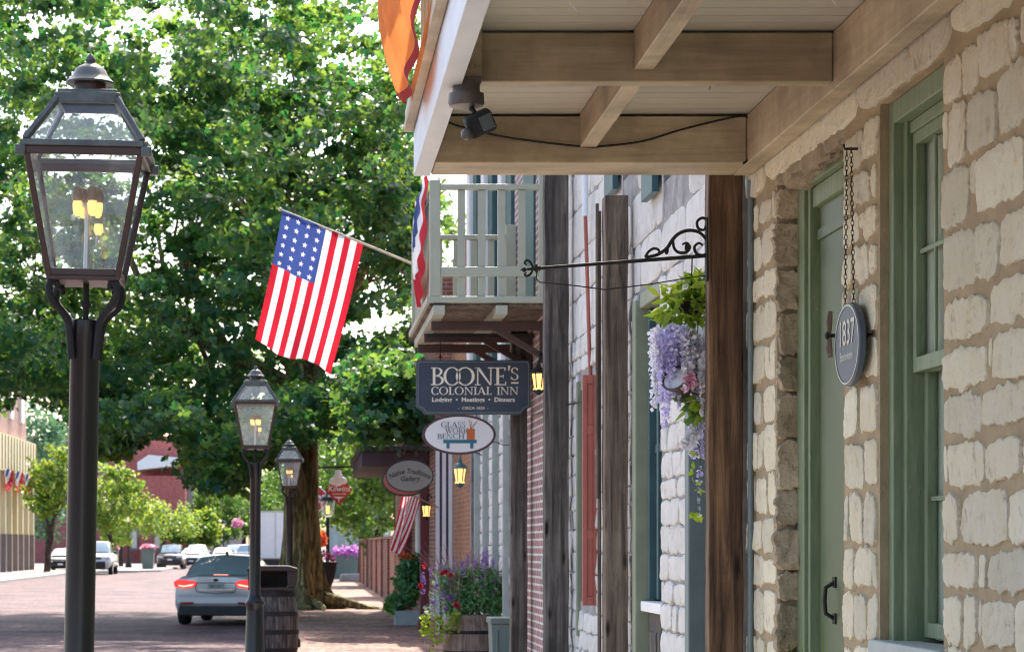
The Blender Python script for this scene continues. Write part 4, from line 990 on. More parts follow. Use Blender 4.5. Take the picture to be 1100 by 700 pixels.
# ------------------------------------------------------------------ security light, cable under the gallery
D = 10.0
cx, cz = PX(502, D), PZ(88, D)
t = thing('security_light', 'grey junction box with swivelling sensor light head under the gallery beam', 'security light', (cx, D, cz - .13))
M['boxgrey'] = pm('brown_grey_metal', (.10, .085, .08), (.08, .07, .065), 8, rough=.45, metal=.3, bump=.15)
m = MB(); m.lathe([(.055, .015), (.058, -.035), (.074, -.037), (.076, -.075), (.070, -.088), (.03, -.10)], (cx, D + .07, cz), 20); m.box(cx - .06, cx + .06, D + .03, D + .12, cz, cz + .03); m.build('junction_box', M['boxgrey'], t, smooth=True)
m = MB(); m.tube([(cx + .02, D + .05, cz - .10), (cx + .03, D + .04, cz - .115), (cx + .04, D + .03, cz - .14)], [.012, .010, .016], 8); m.build('swivel', M['black'], t, smooth=True)
m = MB(); hc = Vector((cx + .05, D + .0, cz - .175)); Mr = Matrix.Rotation(math.radians(-24), 4, 'Y') @ Matrix.Rotation(math.radians(20), 4, 'X')
m.box(-.055, .062, -.03, .05, -.045, .045, Matrix.Translation(hc) @ Mr); hd = m.build('light_head', M['black'], t, bevel=.014)
m = MB(); m.box(.0, .055, -.036, -.031, -.03, .035, Matrix.Translation(hc) @ Mr); m.build('lens', M['darkglass'], hd, bevel=.002)
m = MB(); m.ball(hc + Vector((-.052, -.02, -.045)), .026, 12, 8); m.build('sensor', M['boxgrey'], hd, smooth=True)
D = 12.09
m = MB(); m.curve([(PX(468, D), D, PZ(124, D)), cv(480, 131), cv(505, 139), cv(540, 147), cv(590, 154), cv(640, 158)] and [(PX(a, D), D - .004, PZ(b, D)) for a, b in ((470, 126), (485, 133), (505, 139), (540, 147), (590, 154), (632, 158), (650, 157), (690, 152), (730, 140), (770, 130), (795, 125), (804, 127), (808, 135), (807, 150), (804, 170), (798, 176))], .0055, 6)
tag(m.build('cable', M['black'], loc=(PX(632, D), D, PZ(158, D))), 'thin dark cable sagging across the gallery end beam', 'cable')
D = 20.9 
m = MB(); m.curve([(PX(a, d), d, PZ(b, d)) for a, b, d in ((571, 446, 24.3), (590, 440, 21.2), (612, 434, 20.85), (640, 429, 19.2), (646, 433, 19.1), (647, 470, 19.0))], .006, 6)
tag(m.build('cable', M['black'], loc=(2.2, 20.9, 2.8)), 'thin dark wire strung from the navy sign to the red shutter', 'cable')

# ------------------------------------------------------------------ flags and bunting
M['fl_red'] = clothmat('flag_red', (.50, .018, .036), .38); M['fl_white'] = clothmat('flag_white', (.78, .77, .78), .38, .04); M['fl_blue'] = clothmat('flag_blue', (.045, .075, .25), .35)
M['pole'] = pm('pale_flag_pole', (.55, .48, .36), (.48, .41, .30), 6, rough=.45, bump=.1)
def star_poly(r, rot=0):
    return [((r if i % 2 == 0 else r * .40) * math.cos(math.pi / 2 + i * math.pi / 5 + rot), (r if i % 2 == 0 else r * .40) * math.sin(math.pi / 2 + i * math.pi / 5 + rot)) for i in range(10)]
def flag(fn, stripes_w, fly, canton, stars, t, nv=34):
    """fn(u along hoist, v down the fly, out) -> point; canton (stripes, share of the fly)"""
    m = MB(); st = stripes_w / 13
    for i in range(13):
        for j in range(nv):
            v0, v1 = fly * j / nv, fly * (j + 1) / nv
            for h in range(3):
                u0, u1 = st * (i + h / 3), st * (i + (h + 1) / 3)
                if stars and i < canton[0] and (j + .5) / nv < canton[1]: continue
                m.cur = 0 if i % 2 == 0 else 1
                m.add([fn(u0, v0, 0), fn(u1, v0, 0), fn(u1, v1, 0), fn(u0, v1, 0)], [(0, 1, 2, 3)])
    if stars:
        from mathutils.geometry import delaunay_2d_cdt
        cw, ch = st * canton[0], fly * round(canton[1] * nv) / nv
        vv = [Vector((cw * i / 14, ch * j / 14)) for i in range(15) for j in range(15)]; ee = []
        for su, sv, r in stars:
            p = star_poly(r); b0 = len(vv); vv += [Vector((su + x, sv - y)) for x, y in p]; ee += [(b0 + k, b0 + (k + 1) % 10) for k in range(10)]
        ov, oe, of, _, _, _ = delaunay_2d_cdt(vv, ee, [], 0, 1e-6)
        def in_star(c):
            for su, sv, r in stars:
                x, y = c[0] - su, sv - c[1]
                if x * x + y * y > r * r: continue
                p = star_poly(r); ins = False
                for k in range(10):
                    x1, y1 = p[k]; x2, y2 = p[(k + 1) % 10]
                    if (y1 > y) != (y2 > y) and x < (x2 - x1) * (y - y1) / (y2 - y1) + x1: ins = not ins
                if ins: return True
            return False
        for f_ in of:
            c = (sum(ov[i].x for i in f_) / len(f_), sum(ov[i].y for i in f_) / len(f_))
            m.cur = 1 if in_star(c) else 2
            m.add([fn(ov[i].x, ov[i].y, 0) for i in f_], [tuple(range(len(f_)))])
    o = m.build('flag_cloth', [M['fl_red'], M['fl_white'], M['fl_blue']], t, recalc=False)
    bm = bmesh.new(); bm.from_mesh(o.data); bmesh.ops.remove_doubles(bm, verts=bm.verts[:], dist=.0004); bm.to_mesh(o.data); bm.free()
    o.data.polygons.foreach_set('use_smooth', [True] * len(o.data.polygons)); return o
D = 25.6
tip, root = at(301, 225, D), at(460, 281, D); root.x = 1.19; root.y = D + .25
t = thing('flag', 'red, white and blue star-spangled flag hanging from a pale pole on the balcony rail', 'flag', tuple(root))
m = MB(); m.tube([root, tip], [.014, .011], 8); m.ball(tip, .022, 10, 6); m.build('flag_pole', M['pole'], t, smooth=True)
d_ = (root - tip).normalized(); hoist = (at(394, 252, D) - at(303, 226, D)).length; flyd = Vector((-31, 0, -146)).normalized(); flyl = math.hypot(31, 146) * D / F * .965
p0 = at(303.5, 226.5, D)
def ff(u, v, o):
    k = v / flyl; w = math.sin(u * 8.5 + 1.0 + k * 1.6) * .085 * (0.2 + k) + math.sin(u * 19 + 2 + k * 2) * .016 + math.sin(u * 5 - v * 4) * .03
    p = p0 + d_ * u * (1 - .06 * k) + flyd * v * (1.0 - .02 * math.cos(u * 9))
    return tuple(p + Vector((0, -w + o, 0)) + Vector((math.sin(k * 3.1) * .012, 0, -.005 * math.sin(u * 30))))
st = hoist / 13
stars = [(st * 7 * (i + .62) / 4.25, flyl * .42 * (j + .55) / 6.1, .030) for i in range(4) for j in range(6)]
flag(ff, hoist, flyl, (7, .42), stars, t)

D = 40.0
t = thing('flag', 'small striped flag hanging below the grey oval sign', 'flag', (2.3, 41, PZ(530, 41)))
pr, pt = Vector((2.3, 41.0, PZ(545, 41))), at(419, 520, 39.6)
m = MB(); m.tube([pr, pt], [.014, .011], 8); m.build('flag_pole', M['pole'], t, smooth=True)
dd = (pt - pr).normalized(); p1 = pr + dd * .62; hl = .62; fl = .98
def ff2(u, v, o):
    k = v / fl; p = p1 + dd * u * (1 - .55 * k)
    return tuple(p + Vector((-.30 * k - .06 * k * k + .05 * math.sin(u * 16 + k * 2) * k, .05 * math.sin(u * 22 + 1) * k + o, -v * .93)))
flag(ff2, hl, fl, (0, 0), [], t, 20)

M['bunt_or'] = clothmat('backlit_orange_bunting', (.80, .25, .07), .55, .2); M['bunt_red'] = clothmat('bunting_edge', (.30, .03, .03), .35); M['bunt_w'] = clothmat('bunting_white', (.85, .82, .80), .5, .05)  # orange base colour carries the glow of backlit cloth
def bunting(name, x, y0, y1, zt, drop, bulge, bands, mats, label, lean=0.0):
    m = MB(); na, nr = 132, 25; yc, hw = (y0 + y1) / 2, (y1 - y0) / 2
    def P(a, r):
        fold = math.sin(a * 17) * .013 * (.3 + r)
        return (x - bulge * math.sin(math.pi * min(1, r * .93)) * (.35 + .65 * math.sin(a)) + fold - lean * r, yc - math.cos(a) * hw * r, zt - math.sin(a) * drop * r - 0)
    for i in range(na):
        for j in range(nr):
            a0_, a1_ = math.pi * i / na, math.pi * (i + 1) / na; r0, r1 = j / nr, (j + 1) / nr
            m.cur = bands(i / na, (j + .5) / nr)
            m.add([P(a0_, r0), P(a1_, r0), P(a1_, r1), P(a0_, r1)], [(0, 1, 2, 3)])
    o = m.build(name, mats, loc=(x, yc, zt), recalc=False); o.data.polygons.foreach_set('use_smooth', [True] * len(o.data.polygons))
    bm = bmesh.new(); bm.from_mesh(o.data); bmesh.ops.remove_doubles(bm, verts=bm.verts[:], dist=.0003); bm.to_mesh(o.data); bm.free()
    tag(o, label, 'bunting', 'pleated bunting fans on the gallery rails'); return o
bunting('bunting', .515, 9.3, 12.6, 4.66, .95, .16, lambda a, r: 1 if r > .955 else 0, [M['bunt_or'], M['bunt_red'], M['bunt_w']], 'pleated orange bunting fan with dark edge on the near gallery rail')
bunting('bunting', 1.185, 23.0, 25.4, 5.20, 1.15, .07, lambda a, r: 0 if r > .74 else (1 if r > .52 else 2), [M['fl_red'], M['fl_white'], M['fl_blue']], 'red, white and blue bunting fan on the far balcony rail')

# ------------------------------------------------------------------ barrels and bins
M['barrel'] = wood('barrel_oak', (.026, .026, .026), (.105, .10, .098), (.24, .235, .23), 'Z', .8, .6, 1.4, .005, False)
M['barrel2'] = wood('half_barrel_oak', (.20, .15, .12), (.32, .25, .20), (.42, .34, .28), 'Z', .8, .6, 1.4, .005, False)
def barrel_shape(m, c, h, r0, rm, z0=0, staves=24, top=True):
    n = staves * 4; rows = 14; b = len(m.v)
    for i in range(rows + 1):
        t_ = i / rows; r = r0 + (rm - r0) * math.sin(math.pi * t_)
        for k in range(n):
            a = 2 * math.pi * k / n; rr_ = r - (.006 if k % 4 == 0 else 0)
            m.v.append((c[0] + rr_ * math.cos(a), c[1] + rr_ * math.sin(a), c[2] + z0 + h * t_))
    for i in range(rows):
        for k in range(n):
            k2 = (k + 1) % n; m.f.append((b + i * n + k, b + i * n + k2, b + (i + 1) * n + k2, b + (i + 1) * n + k)); m.mi.append(m.cur)
    m.f.append(tuple(b + rows * n + k for k in range(n))); m.mi.append(m.cur)
def hoop(m, c, z, h, r0, rm, H):
    f_ = lambda zz: r0 + (rm - r0) * math.sin(math.pi * zz / H)
    m.lathe([(f_(z) - .004, z), (f_(z) + .006, z + .002), (f_(z + h) + .006, z + h - .002), (f_(z + h) - .004, z + h)], c, 40, False)
D = 30.6; bc = (PX(292.5, D), D, .12)
t = thing('barrel_bin', 'weathered oak barrel bin with black hoops and dark wooden housing on top', 'litter bin', bc)
m = MB(); barrel_shape(m, bc, .98, .275, .335); m.build('barrel', M['barrel'], t, smooth=False)
m = MB()
for z, h in ((.01, .05), (.20, .06), (.43, .06), (.66, .06), (.90, .07)): hoop(m, bc, z, h, .275, .335, .98)
m.build('hoops', M['black'], t, smooth=True)
m = MB(); x, y, z = bc; z += .985
m.box(x - .30, x + .30, y - .30, y + .30, z, z + .03)
for sx in (-1, 1): m.box(x + sx * .25 - .05, x + sx * .25 + .04, y - .27, y + .27, z + .031, z + .24)
m.box(x - .19, x + .19, y + .2, y + .26, z + .031, z + .24)
m.prism([(x - .33, z + .241), (x - .31, z + .275), (x - .2, z + .305), (x + .2, z + .305), (x + .31, z + .275), (x + .33, z + .241)], 'y', y - .31, y + .31)
M['binwood'] = pm('dark_bin_wood', (.040, .030, .028), (.028, .022, .021), 6, (6, 6, 1), rough=.7, bump=.3)
m.build('housing', M['binwood'], t, bevel=.006)

D = 31.0; bc = (PX(503, D), D, .12)
t = thing('barrel_planter', 'half barrel planter with grey hoops under the purple and red flowers', 'planter', bc)
m = MB(); barrel_shape(m, bc, .66, .27, .33); m.build('barrel', M['barrel2'], t)
m = MB()
for z, h in ((.02, .04), (.16, .045), (.42, .045)): hoop(m, bc, z, h, .27, .33, .66)
m.build('hoops', M['black'], t, smooth=True)
D = 26.95
x0, x1 = PX(528, D), 2.345
t = thing('storage_bin', 'grey green lidded box standing between the barrel planter and the dark post', 'storage box', ((x0 + x1) / 2, D + .25, .12))
m = MB(); m.prism([(x0 + .02, .12), (x1 - .02, .12), (x1, .79), (x0, .79)], 'y', D, D + .5); m.box(x0 + .05, x0 + .075, D - .012, D - .001, .2, .72); m.build('body', M['bin_green'], t, bevel=.012)
m = MB(); m.box(x0 - .02, x1 + .003, D - .03, D + .53, .792, .86); m.build('lid', M['bin_green'], t, bevel=.015)

# ------------------------------------------------------------------ foliage
NR = np.random.default_rng(42)
SHAPES = {
    'maple': (np.array([(0, 0, 0), (.52, .28, -.06), (.20, .46, 0), (.34, .74, -.05), (0, 1, -.10), (-.34, .74, -.05), (-.20, .46, 0), (-.52, .28, -.06)], float), [(0, 1, 2), (0, 2, 3, 4), (0, 4, 5, 6), (0, 6, 7)]),
    'kite': (np.array([(0, 0, 0), (.34, .45, -.06), (0, 1, -.05), (-.34, .45, -.06)], float), [(0, 1, 2), (0, 2, 3)]),
    'long': (np.array([(0, 0, 0), (.17, .4, -.03), (0, 1, -.15), (-.17, .4, -.03)], float), [(0, 1, 2), (0, 2, 3)]),
    'round': (np.array([(0, -.5, 0), (.4, -.3, .05), (.5, .15, .1), (.2, .5, .05), (-.2, .5, .05), (-.5, .15, .1), (-.4, -.3, .05)], float), [(0, 1, 2, 3), (0, 3, 4, 6), (4, 5, 6)]),
}
def leaf_cloud(name, pts, size, mat, parent=None, shape='kite', up=.6, loc=None, out=None, rng=NR, sharp=False):
    """many small leaf faces; pts (n,3) in world space"""
    pts = np.asarray(pts, float); n = len(pts)
    base, fcs = SHAPES[shape]
    nrm = rng.normal(size=(n, 3)); nrm /= np.linalg.norm(nrm, axis=1)[:, None]
    nrm = nrm + np.array([0, 0, up])
    if out is not None: nrm = nrm + out
    nrm /= np.linalg.norm(nrm, axis=1)[:, None]
    r = rng.normal(size=(n, 3)); r[:, 2] -= .35
    dy = r - (r * nrm).sum(1)[:, None] * nrm; dy /= np.linalg.norm(dy, axis=1)[:, None]
    dx = np.cross(dy, nrm)
    s = rng.uniform(size[0], size[1], n)[:, None, None]
    V = pts[:, None, :] + s * (base[None, :, 0, None] * dx[:, None, :] + base[None, :, 1, None] * dy[:, None, :] + base[None, :, 2, None] * nrm[:, None, :])
    off = np.zeros(3)
    if parent is not None:
        p = parent
        while p is not None: off += np.array(p.location); p = p.parent
    elif loc is not None: off = np.array(loc, float)
    V = (V - off).reshape(-1, 3)
    k = len(base); me = bpy.data.meshes.new(name)
    li = np.concatenate([np.array(f) for f in fcs]); lens = np.array([len(f) for f in fcs])
    loops = (np.arange(n)[:, None] * k + li[None, :]).ravel(); ltot = np.tile(lens, n); lst = np.concatenate([[0], np.cumsum(ltot)[:-1]])
    me.vertices.add(len(V)); me.vertices.foreach_set('co', V.ravel().astype(np.float32))
    me.loops.add(len(loops)); me.loops.foreach_set('vertex_index', loops.astype(np.int32))
    me.polygons.add(len(ltot)); me.polygons.foreach_set('loop_start', lst.astype(np.int32))
    try: me.polygons.foreach_set('loop_total', ltot.astype(np.int32))
    except Exception: pass
    me.update(calc_edges=True); me.materials.append(mat)
    o = bpy.data.objects.new(name, me); C.objects.link(o)
    if parent is not None: o.parent = parent
    elif loc is not None: o.location = loc
    return o
def clumped(centres, rad, per, rng=NR, flat=.8):
    centres = np.asarray(centres, float); n = len(centres)
    rad = np.broadcast_to(np.asarray(rad, float), (n,))
    d = rng.normal(size=(n, per, 3)); d /= np.linalg.norm(d, axis=2)[:, :, None]
    d *= (rng.uniform(0, 1, (n, per, 1)) ** .45); d[:, :, 2] *= flat
    return (centres[:, None, :] + d * rad[:, None, None]).reshape(-1, 3)

M['leaf_maple'] = leafmat('maple_leaf', (.017, .082, .048), (.038, .126, .058), (.04, .225, .045), (.33, .46, .055), .47, .34)
M['leaf_bright'] = leafmat('bright_leaf', (.05, .15, .03), (.11, .21, .03), (.20, .38, .04), (.48, .52, .06), .45)
M['leaf_green'] = leafmat('green_leaf', (.03, .10, .025), (.08, .19, .04), (.12, .30, .03), (.30, .42, .05), .42)
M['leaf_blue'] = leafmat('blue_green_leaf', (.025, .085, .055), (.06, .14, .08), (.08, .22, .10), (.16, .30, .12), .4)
M['leaf_lime'] = leafmat('lime_leaf', (.16, .28, .015), (.26, .36, .03), (.30, .45, .02), (.45, .55, .05), .4)
M['leaf_sage'] = leafmat('sage_leaf', (.08, .23, .09), (.17, .36, .14), (.12, .32, .10), (.25, .45, .16), .35)
M['leaf_silver'] = leafmat('silver_leaf', (.20, .30, .27), (.32, .40, .36), (.2, .3, .25), (.3, .4, .3), .25)
M['fl_purple'] = leafmat('purple_petal', (.14, .08, .30), (.24, .15, .42), (.2, .1, .4), (.3, .2, .5), .3)
M['fl_lilac'] = leafmat('lilac_petal', (.54, .50, .80), (.82, .79, .92), (.55, .5, .9), (.8, .75, .95), .35)
M['fl_pale'] = leafmat('white_petal', (.74, .72, .80), (.82, .82, .84), (.7, .7, .8), (.8, .8, .85), .3)
M['fl_pink'] = leafmat('pink_petal', (.62, .22, .38), (.80, .45, .58), (.7, .3, .4), (.9, .5, .6), .35)
M['fl_orange'] = leafmat('orange_petal', (.65, .10, .03), (.75, .20, .05), (.8, .15, .05), (.9, .3, .1), .35)
M['fl_redp'] = leafmat('red_petal', (.35, .01, .03), (.50, .03, .05), (.5, .02, .04), (.6, .05, .05), .3)
M['fl_maroon'] = leafmat('maroon_leaf', (.12, .02, .06), (.20, .04, .10), (.25, .03, .10), (.3, .05, .12), .3)
M['fl_violet'] = leafmat('violet_petal', (.40, .10, .45), (.60, .25, .62), (.5, .2, .5), (.7, .3, .7), .35)
def bark(name, c1, c2, c3, sc=9):
    m, n, l, b = new_mat(name)
    v = coord(n, l, (1, 1, .16)); r1 = noise(n, l, v, sc * 1.3, 10, .72, .5)
    f = ramp(n, l, r1, [(.40, (0, 0, 0)), (.52, (1, 1, 1))])
    nz = noise(n, l, coord(n, l, (1, 1, .5)), 5, 10, .7); cc = ramp(n, l, nz, [(.32, c1), (.5, c2), (.68, c3)])
    l.new(mixc(n, l, f, tuple(x * .6 for x in c1), cc), b.inputs['Base Color']); b.inputs['Roughness'].default_value = .95; b.inputs['Specular IOR Level'].default_value = .15
    mt = n.new('ShaderNodeMath'); mt.operation = 'ADD'; l.new(f, mt.inputs[0]); l.new(nz, mt.inputs[1])
    bumpy(n, l, b, mt.outputs[0], .9, .05); return m
M['bark'] = bark('maple_bark', (.24, .21, .11), (.36, .32, .16), (.46, .42, .22))
M['bark2'] = bark('dark_bark', (.06, .04, .035), (.10, .075, .06), (.15, .12, .10), 14)

def branches(m, p, d, r, L, depth, rng, ends, spread=.7, upb=.18, nseg=4, n=7, minr=.02):
    pts = [p.copy()]; rads = [r]; dd = d.copy()
    for i in range(nseg):
        dd = (dd + Vector((rng.uniform(-1, 1), rng.uniform(-1, 1), rng.uniform(-.6, 1))) * .16 + Vector((0, 0, upb * .3))).normalized()
        pts.append(pts[-1] + dd * L / nseg); rads.append(max(minr * .6, r * (1 - .55 * (i + 1) / nseg)))
    m.tube(pts, rads, n if r > .06 else 5, False)
    if depth <= 1: ends.append(pts[-2].copy())
    ends.append(pts[-1].copy())
    if depth == 0: return
    for k in range(rng.choice((2, 3, 3))):
        q = pts[rng.choice((2, 3, nseg))]
        a = dd.orthogonal().normalized(); a = Matrix.Rotation(rng.uniform(0, 6.283), 3, dd) @ a
        nd = (dd * .75 + a * spread + Vector((0, 0, upb))).normalized()
        branches(m, q, nd, max(minr, rads[-1] * rng.uniform(.65, .95)), L * rng.uniform(.6, .85), depth - 1, rng, ends, spread, upb, nseg, n, minr)

# ---- the big maple on the pavement
TX, TY = -.10, 59.0
TR = thing('maple_tree', 'huge shady maple at the kerb with thick mossy trunk, flared roots and dense canopy', 'tree', (TX, TY, .1))
m = MB(); nseg = 44; nz = 46; rows = []
for i in range(nz + 1):
    z = .02 + 5.6 * (i / nz) ** 1.25
    for k in range(nseg):
        a = 2 * math.pi * k / nseg
        fl_ = math.exp(-z / .62); lob = max(0, math.cos(5 * a + .5)) ** 1.5
        r = .445 + .03 * math.sin(3 * a + z) - .010 * z + fl_ * (.20 + .62 * lob) + .02 * mnoise.noise((math.cos(a) * 3, math.sin(a) * 3, z * 1.4))
        if z > 4.3: r += (z - 4.3) * .12
        m.v.append((TX + r * math.cos(a) + .022 * z, TY + r * math.sin(a), .1 + z))
for i in range(nz):
    for k in range(nseg):
        k2 = (k + 1) % nseg; m.f.append((i * nseg + k, i * nseg + k2, (i + 1) * nseg + k2, (i + 1) * nseg + k)); m.mi.append(0)
for (a, L) in ((-.35, 1.8), (-1.2, 1.3), (-2.2, 1.6), (.4, 1.8), (2.6, 1.2)):
    pts = [Vector((TX + math.cos(a) * (.5 + L * t_) + .12 * math.sin(t_ * 5 + a), TY + math.sin(a) * (.5 + L * t_), .30 * (1 - t_) ** 1.6 + .115)) for t_ in (0, .2, .4, .6, .8, 1)]
    m.tube(pts, [.20, .15, .11, .08, .05, .02], 10, False)
ends = []; rg = random.Random(31); top = Vector((TX + .16, TY, 5.3))
for (dx_, dy_, dz_, r_, L_) in ((-.9, -.2, .55, .30, 4.2), (.45, -.3, .75, .26, 3.6), (-.3, .6, .9, .3, 4.2), (-.25, -.75, .6, .26, 4.2), (.15, .2, 1, .32, 4.6), (-.75, .4, .35, .24, 4.2), (-.95, -.5, .22, .2, 4.4), (.3, -.9, .35, .16, 3.4)):
    branches(m, top + Vector((dx_, dy_, 0)) * .1, Vector((dx_, dy_, dz_)).normalized(), r_, L_, 3, rg, ends, .75, .14)
m.build('trunk', M['bark'], TR, smooth=True, recalc=False)
E = np.array([tuple(e) for e in ends])
cen = []
crng = np.random.default_rng(9)
# branch-end clumps, then the crown's body between and around them
def crown_bottom(x, y):
    px = VX + x * F / y
    pyb = np.interp(px, [-200, 0, 60, 105, 135, 150, 195, 205, 215, 250, 262, 300, 345, 400, 440, 470], [400, 415, 430, 470, 490, 462, 462, 495, 530, 530, 495, 482, 470, 440, 420, 330])
    return EYE + (HY - pyb) * y / F
N0 = 9000
cc_ = crng.uniform(-1, 1, (N0, 3)); rr2 = (cc_ ** 2).sum(1); cc_ = cc_[(rr2 < 1) & (rr2 > .12)]
P = cc_ * np.array([9.8, 10.5, 7.2]) + np.array([-4.4, 57.0, 10.4])
P = P[P[:, 1] > 42]
keep = []
for p in P:
    g = mnoise.noise((p[0] * .42, p[1] * .42, p[2] * .55)) + .5 * mnoise.noise((p[0] * .95, p[1] * .95, p[2] * 1.1))
    rmax = 3.1 - .28 * max(0, 6 - p[2]) - .6 * max(0, p[2] - 12.5)  # unseen upper right side cut back so sun reaches the leaves below
    if g > -.18 and p[2] > 3.9 and p[0] < rmax + .9 * mnoise.noise((p[1] * .5, p[2] * .7, 4)): keep.append(p)
P = np.array(keep)
zb = crown_bottom(P[:, 0], P[:, 1]) + crng.normal(0, .35, len(P)); P = P[P[:, 2] > zb]
# hanging skirt of outer twigs
sk = []
for px in np.arange(-60, 452, 5.0):
    for _ in range(4):
        y = crng.uniform(46, 60); x = PX(px, y); zbm = float(crown_bottom(np.array([x]), np.array([y]))[0])
        sk.append((x, y, zbm + abs(crng.normal(0, .55)) + .15))
for (px0, px1, py0_, py1_, d, nn) in ((388, 452, 392, 476, 43, 42), (400, 440, 380, 440, 46, 24), (214, 246, 486, 522, 55, 10), (208, 252, 470, 512, 56, 18), (104, 140, 450, 488, 56, 20), (215, 300, 440, 500, 57, 24), (150, 200, 425, 455, 55, 14)):
    for _ in range(nn): sk.append(tuple(at(crng.uniform(px0, px1), crng.uniform(py0_, py1_), d + crng.uniform(-1, 1))))
E = E[(E[:, 2] > crown_bottom(E[:, 0], E[:, 1])) & (E[:, 0] < 3.0)]
cen = np.concatenate([E, P[:1230], np.array(sk)])
PER = 64
pts = clumped(cen, crng.uniform(.30, .80, len(cen)), PER, crng, .42)
tilt = np.repeat(crng.normal(0, .55, (len(cen), 3)), PER, 0)                 # the leaves of one spray share a tilt
leaf_cloud('crown', pts, (.09, .235), M['leaf_maple'], TR, 'maple', .9, rng=crng, out=tilt)

def tree(name, label, x, y, z0, h, rx, rz, trunk_r, nclump, per, size, mat, bk='bark2', fork=1.2, seed=1, group=None, ry=None, lean=0, base=.35):
    t = thing(name, label, 'tree', (x, y, z0), 0, group)
    rg = random.Random(seed); cr = np.random.default_rng(seed); m = MB(); ends = []
    tp = Vector((x + lean, y, z0 + fork)); m.tube([(x, y, z0 - .05), (x + lean * .4, y, z0 + fork * .5), tp], [trunk_r * 1.3, trunk_r, trunk_r * .85], 9, False)
    for k in range(3):
        a = rg.uniform(0, 6.28); branches(m, tp, Vector((math.cos(a) * .5, math.sin(a) * .5, .9)).normalized(), trunk_r * .75, (h - fork) * .42, 2, rg, ends, .6, .2, 4, 6, trunk_r * .12)
    m.build('trunk', M[bk], t, smooth=True, recalc=False)
    q = cr.normal(size=(nclump, 3)); q /= np.linalg.norm(q, axis=1)[:, None]; q *= cr.uniform(.25, 1, (nclump, 1)) ** .6
    zc = z0 + h - rz; wob = np.array([mnoise.noise((v[0] * 1.7, v[1] * 1.7, v[2] * 1.7 + seed)) for v in q]); q = q[wob > -.28] * (1 + .3 * wob[wob > -.28])[:, None]
    cs = q * np.array([rx, ry or rx, rz]) + np.array([x + lean, y, zc])
    pts = clumped(cs, rx * .20, per, cr); leaf_cloud('crown', pts, size, M[mat], t, 'kite', .7, rng=cr)
    return t
GT = 'street trees along the far pavement'
def gx(px, d): return PX(px, d)
tree('street_tree', 'small forked street tree with thin dark stems before the yellow front', gx(50, 141), 141, .12, 7.2, 1.7, 2.2, .16, 120, 26, (.18, .34), 'leaf_bright', fork=2.2, seed=3, group=GT, lean=.3)
tree('street_tree', 'yellow-green bushy street tree just beyond the tall lamp post', gx(119, 150), 150, .12, 6.6, 2.3, 2.5, .14, 170, 26, (.18, .34), 'leaf_bright', fork=1.8, seed=4, group=GT)
tree('street_tree', 'low spreading street tree behind the dark car, near the flower tub', gx(176, 172), 172, .12, 4.8, 2.6, 1.45, .13, 130, 26, (.16, .3), 'leaf_bright', fork=1.7, seed=5, group=GT)
tree('street_tree', 'yellow-green street tree in front of the pink brick building', gx(130, 178), 178, .12, 5.6, 1.7, 2.0, .14, 150, 26, (.18, .34), 'leaf_bright', fork=2, seed=16, group=GT)
GF = 'far trees closing the street'
for i, (px, d, h, rx, rz, mt, lb) in enumerate((
    (232, 235, 9.0, 3.6, 3.6, 'leaf_green', 'pale green tree far down the street left of the lit lamp'),
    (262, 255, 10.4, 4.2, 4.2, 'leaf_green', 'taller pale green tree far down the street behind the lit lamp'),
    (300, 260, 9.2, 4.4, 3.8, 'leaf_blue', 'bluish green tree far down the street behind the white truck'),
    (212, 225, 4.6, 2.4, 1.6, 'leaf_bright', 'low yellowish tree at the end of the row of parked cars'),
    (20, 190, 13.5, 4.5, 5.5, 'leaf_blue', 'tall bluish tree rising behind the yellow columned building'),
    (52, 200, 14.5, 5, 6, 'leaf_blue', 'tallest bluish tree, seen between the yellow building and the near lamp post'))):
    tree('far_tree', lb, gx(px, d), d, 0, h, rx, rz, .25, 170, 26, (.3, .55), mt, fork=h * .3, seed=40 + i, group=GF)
tree('leafy_tree', 'bright green tree over the brick garden wall behind the diamond sign', 2.9, 92, .1, 7.4, 3.2, 2.9, .2, 330, 30, (.15, .30), 'leaf_green', fork=2.2, seed=8)
tree('leafy_tree', 'dark green tree just beyond the plum porch roof', 3.4, 74, .1, 7.2, 2.2, 2.6, .2, 260, 30, (.14, .28), 'leaf_green', fork=2.2, seed=9)
tree('leafy_tree', 'slim pale tree with a thin trunk at the far end of the pavement', gx(388, 106), 106, .12, 6.0, 1.9, 2.0, .13, 130, 26, (.16, .30), 'leaf_bright', fork=2.4, seed=12)
tree('leafy_tree', 'green tree across the side street behind the stop sign', .5, 135, .12, 8.2, 3.2, 3.2, .2, 220, 28, (.2, .4), 'leaf_green', fork=2.4, seed=13)

# ---- planted things
def spikes(m, c, r, h, n, rg, w=.004, lean=.5):
    for _ in range(n):
        a = rg.uniform(0, 6.283); q = rg.uniform(0, r); l_ = rg.uniform(.2, 1) * lean
        b = Vector((c[0] + q * math.cos(a), c[1] + q * math.sin(a), c[2])); hh = h * rg.uniform(.7, 1.1)
        m.tube([b, b + Vector((math.cos(a) * l_ * hh * .3, math.sin(a) * l_ * hh * .3, hh * .6)), b + Vector((math.cos(a) * l_ * hh * .9, math.sin(a) * l_ * hh * .9, hh * .95))], [w, w * .8, w * .3], 3, False)
def spray(c, rad, n, rng): 
    q = rng.normal(size=(n, 3)); q /= np.linalg.norm(q, axis=1)[:, None]; return np.array(c) + q * np.array(rad) * rng.uniform(.5, 1, (n, 1))
g = np.random.default_rng(77); rg = random.Random(78)
D = 31.0; t = thing('barrel_flowers', 'purple, red and silver flowers with trailing lime vine spilling from the half barrel', 'flowers', (PX(503, D), D, .78))
def q_(px, py, d=D): return tuple(at(px, py, d))
